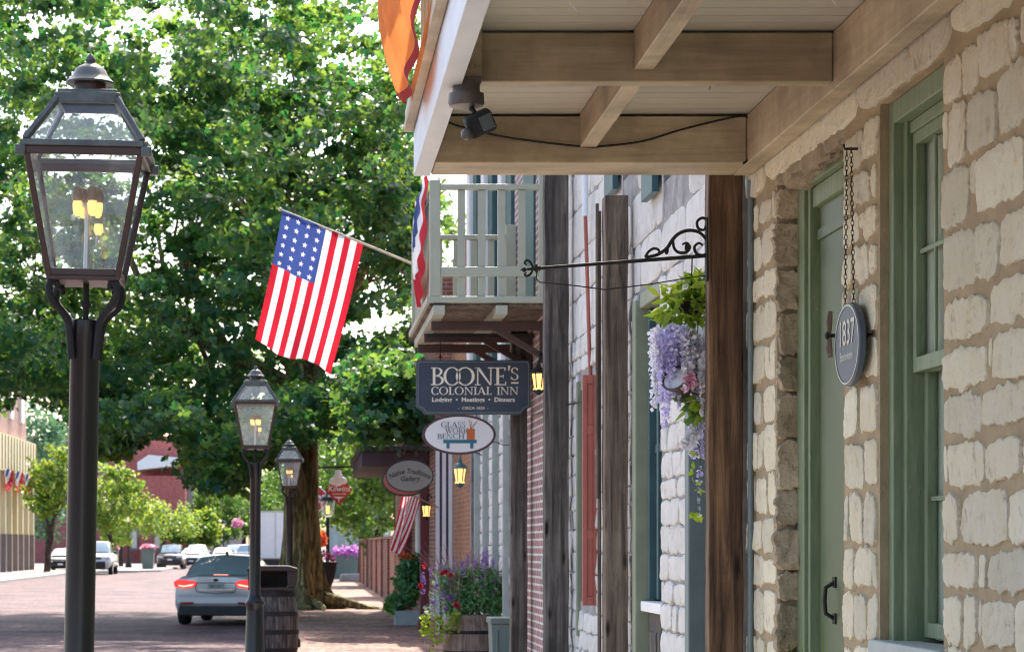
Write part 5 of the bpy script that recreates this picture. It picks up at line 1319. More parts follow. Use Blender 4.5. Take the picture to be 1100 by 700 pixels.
leaf_cloud('leaves', np.concatenate([spray(q_(515, 632), (.36, .28, .32), 1700, g), spray(q_(533, 640), (.19, .25, .30), 600, g), spray(q_(495, 650), (.28, .25, .14), 520, g), spray(q_(492, 628), (.22, .22, .24), 520, g), spray(q_(480, 622), (.16, .2, .22), 250, g)]), (.035, .085), M['leaf_sage'], t, 'kite', .5, rng=g)
leaf_cloud('silver_leaves', np.concatenate([spray(q_(478, 640), (.22, .2, .13), 420, g), spray(q_(465, 655), (.13, .2, .12), 160, g)]), (.02, .06), M['leaf_silver'], t, 'long', .4, rng=g)
vine = []
for px, py0_, py1_ in ((458, 655, 692), (463, 660, 697), (470, 660, 688), (476, 662, 690), (484, 655, 680), (490, 655, 676), (455, 660, 680)):
    for k in range(34): vine.append(q_(px + rg.uniform(-3, 3), py0_ + (py1_ - py0_) * rg.random(), D - .28 + rg.uniform(-.05, .05)))
leaf_cloud('lime_vine', vine, (.04, .085), M['leaf_lime'], t, 'kite', .3, rng=g)
pf = []
for _ in range(24):
    px, py = rg.uniform(486, 546), rg.uniform(592, 640)
    for k in range(26): pf.append(q_(px + rg.gauss(0, .7), py - 6 + 12 * rg.random(), D + rg.uniform(-.25, .2) * 0 + rg.uniform(-.3, .25)))
for _ in range(16):
    px, py = rg.uniform(452, 490), rg.uniform(610, 660)
    for k in range(14): pf.append(q_(px + rg.gauss(0, 1.4), py + rg.gauss(0, 2), D - .25))
leaf_cloud('purple_blooms', pf, (.016, .034), M['fl_purple'], t, 'round', .2, rng=g)
for (px, py) in ((491, 651), (489, 649), (475, 616), (479, 613), (484, 617), (452, 628), (456, 606)):
    rf = [q_(px + rg.gauss(0, 1.1), py + rg.gauss(0, 1.1), D - .3) for k in range(16)]
    leaf_cloud('red_bloom', rf, (.025, .045), M['fl_redp'], t, 'round', .2, rng=g)
mk = MB(); spikes(mk, (PX(488, D), D, .95), .18, .75, 70, rg, .004, .8); spikes(mk, (PX(522, D), D, 1.0), .25, .62, 50, rg, .004, .3)
M['straw'] = pm('straw_stem', (.34, .26, .19), (.28, .16, .20), 5, rough=.8, bump=0); mk.build('grass_plumes', M['straw'], t)
D = 47.0; t = thing('leafy_planter', 'leafy green plants with yellow edges and orange blooms against the dark red post', 'plants', (PX(436, D), D, .12))
m = MB(); m.box(PX(424, D), PX(452, D), D - .3, D + .4, .12, .40); m.build('trough', M['sillgrey'], t, bevel=.01)
leaf_cloud('leaves', np.concatenate([spray(q_(438, 625, D), (.26, .3, .48), 900, g), spray(q_(445, 610, D), (.18, .25, .35), 300, g), spray(q_(425, 648, D), (.2, .25, .2), 300, g)]), (.07, .15), M['leaf_sage'], t, 'kite', .5, rng=g)
leaf_cloud('lime_leaves', np.concatenate([spray(q_(441, 637, D), (.16, .3, .18), 120, g), spray(q_(422, 650, D), (.16, .2, .13), 140, g)]), (.07, .14), M['leaf_lime'], t, 'kite', .5, rng=g)
leaf_cloud('orange_blooms', np.concatenate([spray(q_(437, 597, D), (.18, .2, .06), 70, g), spray(q_(448, 612, D), (.05, .1, .08), 20, g)]), (.04, .07), M['fl_orange'], t, 'round', .4, rng=g)
m = MB(); m.bar(q_(436, 560, 52), q_(452, 610, 50.5), .05, .07); m.bar(q_(452, 610, 50.5), (PX(452, 50.5), 50.5, .12), .05, .05); m.bar(q_(436, 560, 52), (PX(436, 52), 52, .12), .05, .05)
tag(m.build('hand_rail', M['stem'], loc=(PX(445, 51), 51, .12)), 'grey sloping hand rail behind the leafy green plants', 'hand rail')
# urn with red flowers beside the trunk
D = 73.0; ux = PX(347, D)
t = thing('urn_planter', 'big black urn planter at the right of the tree trunk', 'planter', (ux, D, .12))
m = MB(); m.lathe([(.20, .12), (.24, .16), (.24, .22), (.16, .26), (.22, .34), (.34, .65), (.40, .95), (.41, 1.08), (.44, 1.12), (.44, 1.16), (.38, 1.17)], (ux, D, 0), 22); m.build('urn', M['black'], t, smooth=True)
t = thing('urn_flowers', 'orange and maroon flowers mounded in the black urn', 'flowers', (ux, D, 1.28))
leaf_cloud('orange_blooms', spray(q_(343, 578, D), (.26, .3, .26), 260, g), (.07, .13), M['fl_orange'], t, 'round', .3, rng=g)
leaf_cloud('maroon_leaves', np.concatenate([spray(q_(345, 600, D), (.36, .35, .30), 320, g), spray(q_(355, 602, D), (.14, .2, .2), 90, g)]), (.06, .13), M['fl_maroon'], t, 'kite', .3, rng=g)
# basket of paper wisteria on the iron bracket
D = 12.95
t = thing('hanging_basket', 'hanging basket of lilac and white wisteria with fresh green leaves beside the post', 'hanging basket', tuple(at(738, 330, D)))
m = MB(); bx, bz = PX(742, D), PZ(345, D)
m.lathe([(.02, -.05), (.06, -.04), (.09, .0), (.092, .015), (.085, .015), (.02, -.02)], (bx, D, PZ(328, D)), 16); m.tube([(bx, D, bz), (bx, D - .05, PZ(276, D))], .004, 5); m.build('basket', M['bark2'], t, smooth=True)
leaf_cloud('leaves', np.concatenate([spray(q_(732, 328, D), (.14, .15, .12), 170, g), spray(q_(752, 312, D), (.08, .1, .09), 40, g)]), (.07, .13), M['leaf_lime'], t, 'long', .6, rng=g)
leaf_cloud('dark_leaves', np.concatenate([spray(q_(752, 310, D), (.06, .12, .08), 40, g), spray(q_(742, 440, D), (.05, .06, .08), 30, g)]), (.07, .12), M['leaf_green'], t, 'kite', .6, rng=g)
wl_, wp_ = [], []
for k in range(112):
    px0_, py0_ = rg.uniform(700, 766), 0
    py0_ = rg.uniform(338, 372) + abs(px0_ - 735) * .35; L_ = rg.uniform(24, 84) * (1 if px0_ > 712 else .8); y_ = D + rg.uniform(-.16, .14); w_ = 5.0
    dst = wp_ if (px0_ > 728 and rg.random() < .75) or (px0_ < 706) else wl_
    for j in range(int(L_ * 1.25)):
        s_ = rg.random(); wd = w_ * (1 - s_ * .85)
        dst.append(q_(px0_ + rg.uniform(-wd, wd), py0_ + L_ * s_, y_ + rg.uniform(-.02, .02)))
for k in range(8):                                               # trailing string
    px0_ = 748 + rg.uniform(-6, 6)
    for j in range(40): (wl_ if rg.random() < .6 else wp_).append(q_(px0_ + rg.gauss(0, 2.4), rg.uniform(430, 492), D))
for j in range(40): wl_.append(q_(751 + rg.gauss(0, 1), rg.uniform(500, 552), D))
leaf_cloud('lilac_blooms', wl_, (.011, .026), M['fl_lilac'], t, 'round', .2, rng=g); leaf_cloud('white_blooms', wp_, (.011, .026), M['fl_pale'], t, 'round', .2, rng=g)
pk = []
for (px, py) in ((740, 410),):
    for k in range(46): pk.append(q_(px + rg.gauss(0, 3.2), py + rg.gauss(0, 3.2), D - .16))
leaf_cloud('pink_bloom', pk, (.025, .045), M['fl_pink'], t, 'round', .1, rng=g, out=np.array([0, -1.2, 0]))
pk = []
for (px, py) in ((742, 468), (738, 478)):
    for k in range(16): pk.append(q_(px + rg.gauss(0, 3.2), py + rg.gauss(0, 3.6), D - .12))
leaf_cloud('cream_bloom', pk, (.025, .05), M['fl_pale'], t, 'round', .1, rng=g, out=np.array([0, -1.2, 0]))
tl_ = [q_(748 + rg.gauss(0, 4), py, D - .1) for py in (425, 432, 436, 440, 446, 455, 462, 486, 505, 520, 524, 550, 552)] * 3
leaf_cloud('trailing_leaves', tl_, (.03, .06), M['leaf_lime'], t, 'kite', .2, rng=g)
m = MB(); m.tube([q_(750, 340, D), q_(747, 430, D), q_(752, 490, D), q_(750, 552, D)], .003, 5); m.build('trailing_stem', M['leaf_green'], t)
# small spot lamp below it
t = thing('spot_lamp', 'grey cone spot lamp aimed upward below the lilac wisteria', 'spot lamp', q_(726, 410, 12.9))
c0, c1 = Vector(q_(733, 418, 12.92)), Vector(q_(720, 400, 12.80)); ax = (c1 - c0).normalized(); Mr = ax.to_track_quat('Z', 'Y').to_matrix()
m = MB(); m.lathe([(.02, -.05), (.045, -.03), (.052, .05), (.075, .10), (.077, .115), (.068, .115), (.06, .09)], tuple(c0), 18, True, Mr); m.tube([c0 - ax * .03, q_(752, 425, 12.9), (2.13, 12.7, PZ(425, 12.8))], .012, 6); m.build('lamp_housing', M['boxgrey'], t, smooth=True)
m = MB(); m.lathe([(.001, .102), (.064, .102)], tuple(c0), 18, False, Mr); m.build('lens', M['signwhite'], t)
m = MB(); m.ball(q_(757, 388, 12.86), .055, 14, 8, (.8, .8, 1.1)); m.build('sensor_dome', M['signwhite'], t, smooth=True)
# a few grass blades under the door
t = MB(); rg2 = random.Random(4)
for k in range(9):
    b = Vector((2.30 + rg2.uniform(-.05, .03), 10.6 + rg2.uniform(-.1, .5), .12)); h = rg2.uniform(.6, 1.25)
    t.tube([b, b + Vector((-.02 + rg2.uniform(-.03, .03), .02, h * .6)), b + Vector((rg2.uniform(-.07, .04), .05, h))], [.007, .006, .001], 4, False)
tag(t.build('grass', M['leaf_lime'], loc=(2.3, 10.7, .12)), 'tall green grass blades growing at the foot of the stone wall', 'grass', kind='stuff')

# ------------------------------------------------------------------ cars
M['tyre'] = pm('tyre_rubber', (.015, .015, .016), (.022, .022, .022), 10, rough=.85, bump=.2); M['rimm'] = pm('alloy_rim', (.35, .35, .36), (.28, .28, .29), 6, rough=.35, metal=.8, bump=0)
M['blacktrim'] = pm('black_trim', (.014, .014, .015), (.02, .02, .02), 6, rough=.55, bump=.1); M['tail'] = emit('brake_light', (.9, .035, .03), .38); M['tailcore'] = emit('brake_light_core', (1.0, .30, .20), .9); M['reflector'] = pm('red_reflector', (.30, .01, .015), None, 3, rough=.2, bump=0)
M['headl'] = pm('clear_headlight', (.62, .64, .66), (.5, .52, .54), 4, rough=.12, bump=0, spec=.8); M['platem'] = pm('number_plate', (.36, .40, .36), (.30, .34, .31), 9, rough=.5, bump=0); M['chrome'] = pm('chrome', (.6, .6, .62), None, 3, rough=.15, metal=.95, bump=0)
M['carglass'] = pm('car_glass', (.30, .40, .43), (.35, .45, .48), 3, rough=.08, bump=0, spec=.8, coat=1)  # pale blue base colour stands in for reflected sky
def lerp(a, b, t): return a + (b - a) * t
def car(name, label, cat, loc, rz, col, kind='sedan', lit=False, group=None, rough=.25, metal=0.2, plate='KC4 - B8E'):
    """local +Y is forward, origin on the ground at the rear bumper"""
    P = {'sedan': dict(L=4.75, W=.925, belt=.97, top=1.455, hood=.90, rb=.55, rr=1.35, rf=2.55, wb=3.55, zb=.20, trunk=1.03, rw=.60),
         'suv': dict(L=4.7, W=.95, belt=1.08, top=1.70, hood=1.08, rb=.12, rr=.55, rf=2.65, wb=3.45, zb=.26, trunk=1.08, rw=.66),
         'pickup': dict(L=5.6, W=1.0, belt=1.20, top=1.86, hood=1.18, rb=2.0, rr=2.2, rf=3.3, wb=4.0, zb=.38, trunk=1.15, rw=.70)}[kind]
    L, Wd = P['L'], P['W']
    t = thing(name, label, cat, loc, rz, group); B = dict(parent=t, world=False)
    pt = paint(name + '_paint', col, rough, metal)
    st = [(0, .80, .42, .78), (.05, .93, .30, .92), (.30, .985, P['zb'] + .02, .99), (1.0, 1.0, P['zb'], 1.0), (L * .5, 1.0, P['zb'], 1.0), (L * .8, .985, P['zb'], .97), (L - .35, .95, P['zb'] + .02, .93), (L - .08, .86, .30, .85), (L, .76, .42, .72)]
    m = MB(); n = 15; rings = []
    for (y, w, zb, k) in st:
        hw = Wd * w; f = y / L
        ztop = lerp(P['trunk'], P['belt'], min(1, f * 2.5)) if f < .45 else lerp(P['belt'], P['hood'] - .04, (f - .45) / .55)
        if y == 0: ztop -= .04
        if y >= L - .09: ztop -= .14 if y < L else .26
        half = [(hw * .70, zb), (hw * .93, zb + .05), (hw, zb + .20), (hw * 1.0, lerp(zb, ztop, .5)), (hw * .985, lerp(zb, ztop, .72)), (hw * .93, ztop - .06), (hw * .80, ztop), (hw * .4, ztop + .018)]
        ring = [(x, y, z) for x, z in half] + [(0, y, ztop + .022)] + [(-x, y, z) for x, z in half[::-1]]
        rings.append(ring)
    nn = len(rings[0]); 
    for r in rings: m.v.extend(r)
    for i in range(len(rings) - 1):
        for k in range(nn):
            k2 = (k + 1) % nn; m.f.append((i * nn + k, i * nn + k2, (i + 1) * nn + k2, (i + 1) * nn + k)); m.mi.append(0)
    m.f.append(tuple(range(nn))); m.mi.append(0); m.f.append(tuple((len(rings) - 1) * nn + k for k in range(nn))[::-1]); m.mi.append(0)
    # cabin
    rb, rr, rf, wb, tp, rw, bl = P['rb'], P['rr'], P['rf'], P['wb'], P['top'], P['rw'], P['belt']
    def cab(f, s_): # f: 0..1 across, s: station name -> point
        return None
    lo_w = Wd * .83
    b0 = len(m.v); cab_pts = []
    for (y, w, z) in ((rb, lo_w, bl - .02), (lerp(rb, rr, .5), lerp(lo_w, rw, .42), lerp(bl, tp - .05, .55)), (rr, rw, tp - .05), (lerp(rr, rf, .4), rw, tp), (rf, rw, tp - .03), (lerp(rf, wb, .5), lerp(rw, lo_w, .5), lerp(tp - .03, bl, .48)), (wb, lo_w, bl - .04)):
        cab_pts.append([(-lo_w, y, bl - .05), (-w, y, z - .05 if z > bl + .3 else z), (-w * .86, y, z), (0, y, z + .03), (w * .86, y, z), (w, y, z - .05 if z > bl + .3 else z), (lo_w, y, bl - .05)])
    for r in cab_pts: m.v.extend(r)
    for i in range(len(cab_pts) - 1):
        for k in range(6): a = b0 + i * 7 + k; m.f.append((a, a + 1, a + 8, a + 7)); m.mi.append(0)
    body = m.build('body', pt, smooth=True, **B)
    def pane(nm, y0, y1, w0, w1, z0, z1, off, bow=.03):
        g_ = MB(); N = 8
        for j in range(4):
            s_ = j / 3
            for i in range(N + 1):
                u = -1 + 2 * i / N; w = lerp(w0, w1, s_)
                g_.v.append((u * w, lerp(y0, y1, s_) + off * (1 - .0 * u * u), lerp(z0, z1, s_) + bow * (1 - u * u) + (.018 if s_ not in (0, 1) else 0) + .012))
        for j in range(3):
            for i in range(N): a = j * (N + 1) + i; g_.f.append((a, a + 1, a + N + 2, a + N + 1)); g_.mi.append(0)
        return g_.build(nm, M['carglass'], smooth=True, **B)
    pane('rear_window', lerp(rb, rr, .10), lerp(rb, rr, .93), lo_w * .84, rw * .88, lerp(bl, tp - .05, .10) , tp - .065, -.028)
    pane('windshield', lerp(wb, rf, .10), lerp(wb, rf, .93), lo_w * .86, rw * .90, lerp(bl, tp - .03, .08), tp - .05, .03)
    for s_ in (-1, 1):
        g_ = MB(); a_ = lambda y, k: (s_ * (lerp(lo_w, rw, k) + .014), y, lerp(bl - .03, tp - .09, k))
        g_.add([a_(lerp(rb, rr, .35), .12), a_(lerp(wb, rf, .25), .12), a_(rf + .02, .92), a_(rr, .92)], [(0, 1, 2, 3)]); g_.build('side_window', M['carglass'], **B)
        g_ = MB(); g_.box(s_ * (Wd + .02) - .09, s_ * (Wd + .02) + .09, wb - .35, wb - .25, bl, bl + .13); g_.build('wing_mirror', pt if kind != 'pickup' else M['blacktrim'], bevel=.03, **B)
        for y in (L * .19, L * .80):
            w_ = MB(); r_ = .33 if kind != 'pickup' else .39
            w_.lathe([(r_ * .62, -.11), (r_ * .94, -.11), (r_, -.07), (r_, .07), (r_ * .94, .11), (r_ * .62, .11)], (s_ * (Wd - .12), y, r_), 22, True, Matrix.Rotation(math.pi / 2, 3, 'Y')); wo = w_.build('wheel', M['tyre'], smooth=True, **B)
            w_ = MB(); w_.lathe([(r_ * .60, -.118), (r_ * .60, .118)], (s_ * (Wd - .12), y, r_), 16, True, Matrix.Rotation(math.pi / 2, 3, 'Y')); w_.build('rim', M['rimm'], wo, world=False)
    # rear face
    m = MB(); m.box(-Wd * .84, Wd * .84, -.045, .25, P['zb'] - .0, .41); m.build('rear_valance', M['blacktrim'], bevel=.03, **B)
    if kind == 'sedan':
        m = MB(); m.box(-.82, .82, -.03, .05, .43, .62); m.build('rear_bumper', pt, bevel=.035, **B)
        for s_ in (-1, 1):
            m = MB(); m.box(s_ * .60 - .14, s_ * .60 + .14, -.052, -.01, .445, .49); m.build('reflector', M['reflector'], bevel=.008, **B)
            lo_ = [(s_ * .40, .875), (s_ * .46, .80), (s_ * .66, .765), (s_ * .86, .80), (s_ * .89, .90), (s_ * .80, .955), (s_ * .60, .945), (s_ * .44, .92)]
            m = MB(); m.prism(lo_, 'y', -.028, .16); tlm = m.build('tail_light', M['tail' if lit else 'reflector'], bevel=.01, **B)
            if lit:
                li_ = [(s_ * .45, .865), (s_ * .50, .825), (s_ * .66, .80), (s_ * .78, .82), (s_ * .78, .845), (s_ * .66, .83), (s_ * .55, .85)]
                m = MB(); m.prism(li_, 'y', -.036, -.026); m.build('lamp_core', M['tailcore'], tlm, world=False)
        m = MB(); 
        pts_ = [(-.40, -.012, .90), (-.43, -.02, .78), (-.40, -.03, .70), (0, -.035, .67), (.40, -.03, .70), (.43, -.02, .78), (.40, -.012, .90)]
        m.tube([Vector(p) + Vector((0, -.006, 0)) for p in pts_], .006, 5); m.tube([(-.40, -.022, .885), (0, -.03, .895), (.40, -.022, .885)], .006, 5); m.build('boot_seam', M['blacktrim'], **B)
        m = MB(); m.box(-.36, .36, -.032, .02, .735, .755); m.build('boot_strip', M['chrome'], **B)
        m = MB(); m.box(-.17, .17, -.034, .0, .76, .875); po = m.build('number_plate', M['platem'], bevel=.004, **B)
        m = MB(); add_text(m, lambda u, v: (u, -.037, v), plate, .082, 0, .79, offset=.001, sx=.75); m.build('plate_number', M['signblue'], po, world=False, recalc=False)
        m = MB(); m.lathe([(.001, -.012), (.05, -.008), (.056, 0)], (0, -.012, .945), 16, True, Matrix.Rotation(math.pi / 2, 3, 'X') @ Matrix.Diagonal((1, .55, 1)).to_3x3()); m.build('badge', M['blacktrim'], **B)
        m = MB(); m.box(-.15, .15, rb + .10, rb + .14, bl + .075, bl + .105); m.build('high_brake_light', M['tailcore' if lit else 'reflector'], **B)
        m = MB(); m.prism([(rr + .1, tp - .02), (rr + .32, tp), (rr + .18, tp + .085), (rr + .12, tp + .085)], 'x', -.02, .02); m.build('aerial_fin', M['blacktrim'], bevel=.006, **B)
    else:
        for s_ in (-1, 1):
            m = MB(); m.box(s_ * Wd * .82 - .09, s_ * Wd * .82 + .09, -.03, .1, .75, 1.02); m.build('tail_light', M['reflector'], bevel=.02, **B)
        m = MB(); m.box(-.17, .17, -.03, .0, .72, .83); m.build('number_plate', M['platem'], **B)
    # front face
    hz = P['hood'] - .26
    m = MB(); m.box(-Wd * .42, Wd * .42, L - .05, L + .02, hz - .06, hz + .06); m.build('grille', M['blacktrim'], bevel=.015, **B)
    m = MB(); m.box(-Wd * .66, Wd * .66, L - .12, L + .015, .30, hz - .16); m.build('front_intake', M['blacktrim'], bevel=.03, **B)
    m = MB(); m.box(-.16, .16, L + .02, L + .03, hz - .2, hz - .1); m.build('front_plate', M['signwhite'], **B)
    for s_ in (-1, 1):
        m = MB(); m.prism([(s_ * Wd * .46, hz - .05), (s_ * Wd * .88, hz - .02), (s_ * Wd * .92, hz + .10), (s_ * Wd * .50, hz + .06)], 'y', L - .22, L - .0); m.build('headlight', M['headl'], bevel=.01, **B)
    return t
c1 = car('parked_car', 'silver saloon braking with glowing red tail lights, nearest car on the street', 'car', (PX(231.5, 50), 50.2, 0), math.radians(-7), (.46, .49, .50), 'sedan', True, rough=.32, metal=.35, plate='AB1 C3D')
PI_ = math.pi
car('parked_car', 'dark sport utility car facing up the street beside the flower tub', 'car', (PX(183, 168), 172, 0), PI_, (.022, .022, .026), 'suv')
car('parked_car', 'grey saloon parked right behind the dark sport utility car', 'car', (PX(206, 180), 184, 0), PI_, (.16, .18, .20), 'sedan')
car('parked_car', 'white sport utility car parked behind the grey saloon', 'car', (PX(211, 196), 200, 0), PI_, (.62, .63, .62), 'suv')
car('parked_car', 'dark red saloon far down the street above the silver roof', 'car', (PX(239, 205), 207, 0), PI_, (.14, .03, .035), 'sedan')
car('parked_car', 'dark blue sport utility car far down the street beside the red saloon', 'car', (PX(252, 222), 224, 0), PI_, (.03, .04, .07), 'suv')
car('parked_car', 'white sport utility car far down the street, nearest to the lit lamp post', 'car', (PX(264, 195), 197, 0), 0, (.68, .68, .67), 'suv')
car('pickup_truck', 'silver pickup facing up the street behind the near lamp post', 'pickup', (PX(101, 136), 141.4, 0), PI_, (.48, .50, .50), 'pickup')
car('parked_car', 'dark car at the left kerb beside the forked street tree', 'car', (PX(66, 150), 154, 0), PI_, (.03, .03, .035), 'sedan')
# white box truck behind the trunk
D = 130.0; tx = PX(296, D)
t = thing('box_truck', 'white box truck stopped beyond the tree trunk', 'truck', (tx, D, 0))
m = MB(); m.box(tx - 1.15, tx + 1.15, D, D + 5, .95, 3.5); m.build('cargo_box', M['white'], t, bevel=.03)
m = MB()
for s_ in (-1, 1): m.box(tx + s_ * 1.12 - .035, tx + s_ * 1.12 + .035, D - .02, D - .001, .95, 3.5); 
m.box(tx - 1.08, tx + 1.08, D - .02, D - .001, 3.42, 3.5); m.box(tx - .02, tx + .02, D - .02, D - .001, 1.0, 3.41); m.build('door_frame', M['stem'], t)
m = MB(); m.box(tx - 1.1, tx + 1.1, D - .1, D + .3, .55, .9); m.build('tail_lift', M['blacktrim'], t)
m = MB(); m.box(tx - 1.0, tx + 1.0, D + 5.02, D + 6.6, .5, 2.3); m.build('cab', M['white'], t, bevel=.08)
for s_ in (-1, 1):
    for y in (D + 1.2, D + 5.8):
        w_ = MB(); w_.lathe([(.3, -.13), (.46, -.1), (.46, .1), (.3, .13)], (tx + s_ * .92, y, .46), 18, True, Matrix.Rotation(PI_ / 2, 3, 'Y')); w_.build('wheel', M['tyre'], t, smooth=True)

# ------------------------------------------------------------------ far fronts
M['yellow'] = pm('yellow_render', (.42, .29, .10), (.36, .25, .09), 2, rough=.7, bump=.1); M['yellow2'] = pm('pale_yellow_trim', (.74, .64, .40), (.70, .60, .37), 2, rough=.7, bump=.1)
M['dado'] = pm('brown_dado', (.27, .21, .19), (.22, .17, .15), 2, rough=.7, bump=.1)
M['pink_brick_x'] = brick('pink_brick_side', (.40, .20, .16), (.33, .16, .13), (.5, .42, .38), 'YZX', .215, .075, .010)
M['red_brick_far'] = brick('rose_brick', (.42, .115, .105), (.36, .095, .09), (.40, .20, .18), 'XZY', .215, .075, .006)
def yx(y): return -17.25 - (152 - y) * .012                                          # the front stands slightly open to the street
t = thing('columned_building', 'yellow columned shop front with brown base and balcony panel at the far kerb', 'building', (-20, 130, .1))
m = MB(); m.prism([(yx(85), 85), (yx(152), 152), (-28, 152), (-28, 85)], 'z', .1, 6.0); m.build('wall', M['yellow'], t)
m = MB(); m.prism([(yx(85) - .1, 85), (yx(152) - .1, 151.9), (-28, 151.9), (-28, 85)], 'z', 6.01, 13.5); m.build('upper_wall', M['pink_brick_x'], t)
m = MB(); m.prism([(yx(85) + .06, 85), (yx(152) + .06, 152.05), (yx(152) - .1, 152.05), (yx(85) - .1, 85)], 'z', .1, 2.3); m.build('dado', M['dado'], t)
for k in range(25):
    y = 151.4 - k * 2.6; m = MB(); m.box(yx(y) + .08, yx(y) + .45, y - .2, y + .2, 2.3, 6.0); cl_ = m.build('column', M['yellow2'], t, bevel=.02)
    m = MB(); m.box(yx(y) + .08, yx(y) + .48, y - .22, y + .22, .1, 2.299); m.build('column_base', M['dado'], cl_)
m = MB(); m.prism([(yx(85) + .5, 85), (yx(152) + .5, 152.1), (yx(152) - .1, 152.1), (yx(85) - .1, 85)], 'z', 5.9, 8.0); 
m.cur = 1
for k in range(40): y = 152 - k * 1.3; m.box(yx(y) + .49, yx(y) + .55, y - .06, y + .06, 5.95, 7.95)
m.build('balcony_panel', [M['yellow2'], M['yellow']], t)
for k in range(6):
    y = 149.5 - k * 5; m = MB(); m.box(yx(y) - .12, yx(y) + .02, y - .7, y + .7, 9.2, 11.6); w_ = m.build('window', M['white'], t)
    m = MB(); m.box(yx(y) + .021, yx(y) + .03, y - .55, y + .55, 9.35, 11.45); m.build('pane', M['carglass'], w_)
for k, y in enumerate((138.5, 143, 147.5)):
    nm = ('first', 'second', 'last')[k]
    bunting('bunting', yx(y) + .65, y - 2.1, y + 2.1, 6.0, 1.25, .25, lambda a, r: 0 if r > .66 else (1 if r > .36 else 2), [M['fl_red'], M['fl_white'], M['fl_blue']], ('small striped bunting fan on the yellow balcony, nearest along the front', 'middle one of three striped bunting fans on the yellow balcony', 'farthest striped bunting fan at the end of the yellow balcony')[k])
D = 232.0
x0, x1 = PX(96, D), PX(205, D)
t = thing('brick_building', 'rose brick corner building with white stepped cornice behind the street trees', 'building', ((x0 + x1) / 2, D, 0))
m = MB(); m.box(x0 - 12, PX(196, D), D, D + 14, 0, PZ(468, D)); m.build('wall', M['red_brick_far'], t)
m = MB(); m.box(PX(150, D - 4), PX(199, D - 4), D - 4, D - .01, 0, PZ(512, D)); m.build('porch_wing', M['red_brick_far'], t)
m = MB(); m.prism([(PX(148, D - 4), PZ(506, D)), (PX(202, D - 4), PZ(500, D)), (PX(202, D - 4), PZ(494, D)), (PX(160, D - 4), PZ(490, D)), (PX(148, D - 4), PZ(498, D))], 'y', D - 4.6, D - .005); m.build('cornice', M['white'], t)
m = MB(); m.box(PX(196.2, D), PX(206, D), D + .1, D + 13, 0, PZ(462, D)); m.build('side_wall', M['concrete'], t)
for px in (140, 165, 186):
    m = MB(); m.box(PX(px, D - 4.1), PX(px + 8, D - 4.1), D - 4.06, D - 4.0, 1.2, 4.2); w_ = m.build('window', M['greyteal'], t)
    m = MB(); m.box(PX(px + 1.2, D - 4.1), PX(px + 6.8, D - 4.1), D - 4.075, D - 4.06, 1.4, 4.0); m.build('pane', M['carglass'], w_)
D = 290.0
t = thing('corniced_building', 'distant mauve building with pale banded cornice closing the street', 'building', (PX(225, D), D, 0))
m = MB(); m.box(PX(186, D), PX(262, D), D, D + 12, 0, PZ(468, D)); m.build('wall', M['mauve_brick'], t)
m = MB(); m.box(PX(186, D) - .3, PX(262, D) + .3, D - .6, D - .01, PZ(484, D), PZ(478, D)); m.box(PX(186, D) - .3, PX(262, D) + .3, D - .4, D - .01, PZ(496, D), PZ(488, D)); m.build('cornice', M['concrete'], t)
for k in range(5):
    m = MB(); px = 192 + k * 15; m.box(PX(px, D), PX(px + 7, D), D - .06, D - .001, PZ(540, D), PZ(505, D)); m.build('window', M['carglass'], t)
D = 150.0
t = thing('pale_house', 'pale blue green house across the side street beyond the pavement', 'building', (PX(372, D), D, 0))
m = MB(); m.box(PX(352, D), PX(420, D), D, D + 8, 0, 4.6); m.build('wall', M['sillgrey'], t)
m = MB(); m.prism([(PX(350, D), 4.6), (PX(422, D), 4.6), (PX(386, D), 6.8)], 'y', D - .3, D + 8.3); m.build('roof', M['dado'], t)
for px in (357, 370): 
    m = MB(); m.box(PX(px, D), PX(px + 6, D), D - .05, D - .001, .3, 2.4); m.build('window', M['carglass'], t)

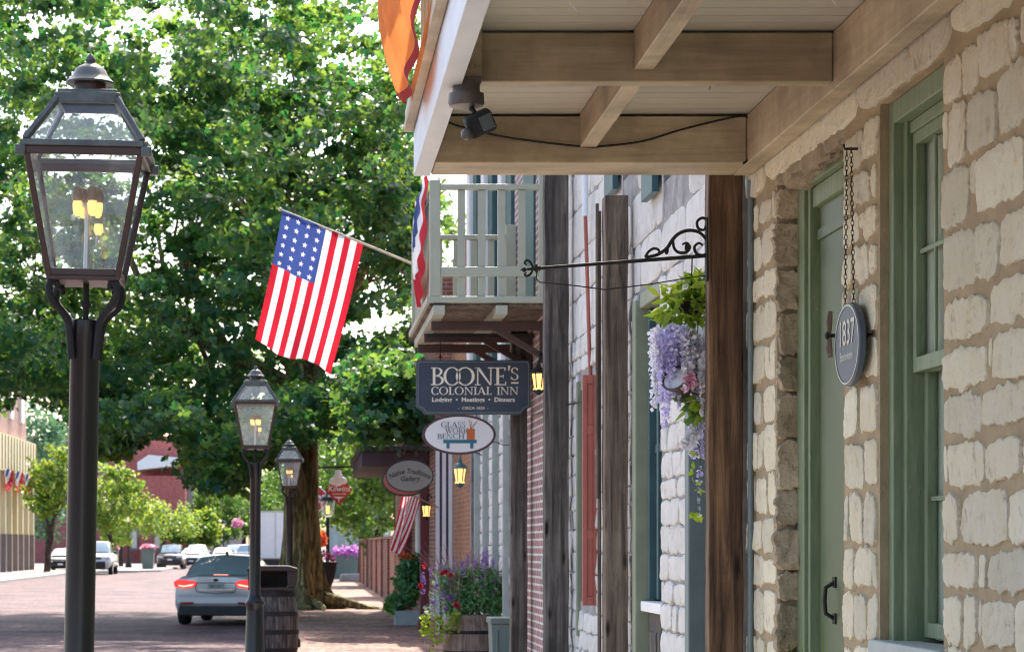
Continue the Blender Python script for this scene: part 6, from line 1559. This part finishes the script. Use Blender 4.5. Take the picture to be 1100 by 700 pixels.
# ------------------------------------------------------------------ far street furniture
for px, d, lb in ((120, 154, 'black square tub of pink flowers behind the silver pickup'), (159, 157, 'black square tub of pink flowers beside the dark sport utility car')):
    x = PX(px, d); t = thing('flower_tub', lb, 'planter', (x, d, .12), 0, 'flower tubs on the far corner')
    m = MB(); m.prism([(x - .34, .12), (x + .34, .12), (x + .42, 1.32), (x - .42, 1.32)], 'y', d - .4, d + .4); m.box(x - .46, x + .46, d - .46, d + .46, 1.321, 1.39); m.build('tub', M['bin_green'], t)
    leaf_cloud('pink_blooms', spray((x, d, 1.52), (.55, .5, .22), 260, g), (.10, .18), M['fl_pink'], t, 'round', .5, rng=g); leaf_cloud('leaves', spray((x, d, 1.42), (.5, .5, .14), 120, g), (.10, .16), M['leaf_green'], t, 'kite', .5, rng=g)
def thin_lamp(px, d, z, label, head=True):
    x = PX(px, d); t = thing('lamp_standard', label, 'street lamp', (x, d, z), 0, 'slim lamp standards in the distance')
    m = MB(); m.lathe([(.24, 0), (.22, .2), (.14, .35), (.10, .6), (.07, .7), (.055, 3.1)], (x, d, z), 12); m.build('post', M['black'], t, smooth=True)
    m = MB(); m.lathe([(.05, 3.1), (.18, 3.14), (.24, 3.6), (.05, 3.62)], (x, d, z), 8); m.build('lantern', M['lampglass'], t)
    m = MB(); m.lathe([(.27, 3.6), (.2, 3.72), (.06, 3.84), (.02, 3.95)], (x, d, z), 8); m.build('cap', M['black'], t)
    m = MB(); m.lathe([(.05, 3.2), (.06, 3.45)], (x, d, z), 8); m.build('lamp_bulb', M['warmlight'] if head else M['signwhite'], t)
    return t
thin_lamp(138, 166, .12, 'slim black lamp standard between the two pink flower tubs')
thin_lamp(240, 210, 0, 'slim black lamp standard rising above the silver car roof')
thin_lamp(352, 76, -.55, 'slim lamp standard with clear glass head right of the tree trunk')
for px, py, d, lb in ((255, 562, 190, 'round pink flower basket hanging over the far street'),):
    x, z = PX(px, d), PZ(py, d); t = thing('flower_basket', lb, 'flower basket', (x, d, z))
    leaf_cloud('pink_blooms', spray((x, d, z), (.5, .4, .42), 240, g), (.12, .2), M['fl_pink'], t, 'round', .3, rng=g)
    m = MB(); m.tube([(x, d, z + .3), (x, d, z + 1.0), (x + .9, d, z + 1.0), (x + .9, d, 0)], .04, 6); m.build('hanger_post', M['black'], t)
for px0_, px1_, py, d, lb in ((358, 386, 593, 112, 'row of violet flowers in a dark trough at the pavement end'),):
    x0, x1, z = PX(px0_, d), PX(px1_, d), PZ(py, d); t = thing('flower_trough', lb, 'planter', ((x0 + x1) / 2, d, .12))
    m = MB(); m.box(x0, x1, d, d + .5, .12, z - .15); m.build('trough', M['bin_green'], t)
    leaf_cloud('violet_blooms', np.column_stack([g.uniform(x0, x1, 420), g.uniform(d - .1, d + .5, 420), g.normal(z, .13, 420)]), (.08, .16), M['fl_violet'], t, 'round', .4, rng=g)
D = 104.0; x0, x1 = PX(364, D), PX(402, D)
m = MB(); m.prism([(x0, .12), (x0 + .1, .42), (x1 - .2, .46), (x1, .12)], 'y', D, D + .6)
tag(m.build('stone_step', M['kerb'], loc=((x0 + x1) / 2, D, .12), bevel=.05), 'low grey stone step at the far end of the brick pavement', 'step')
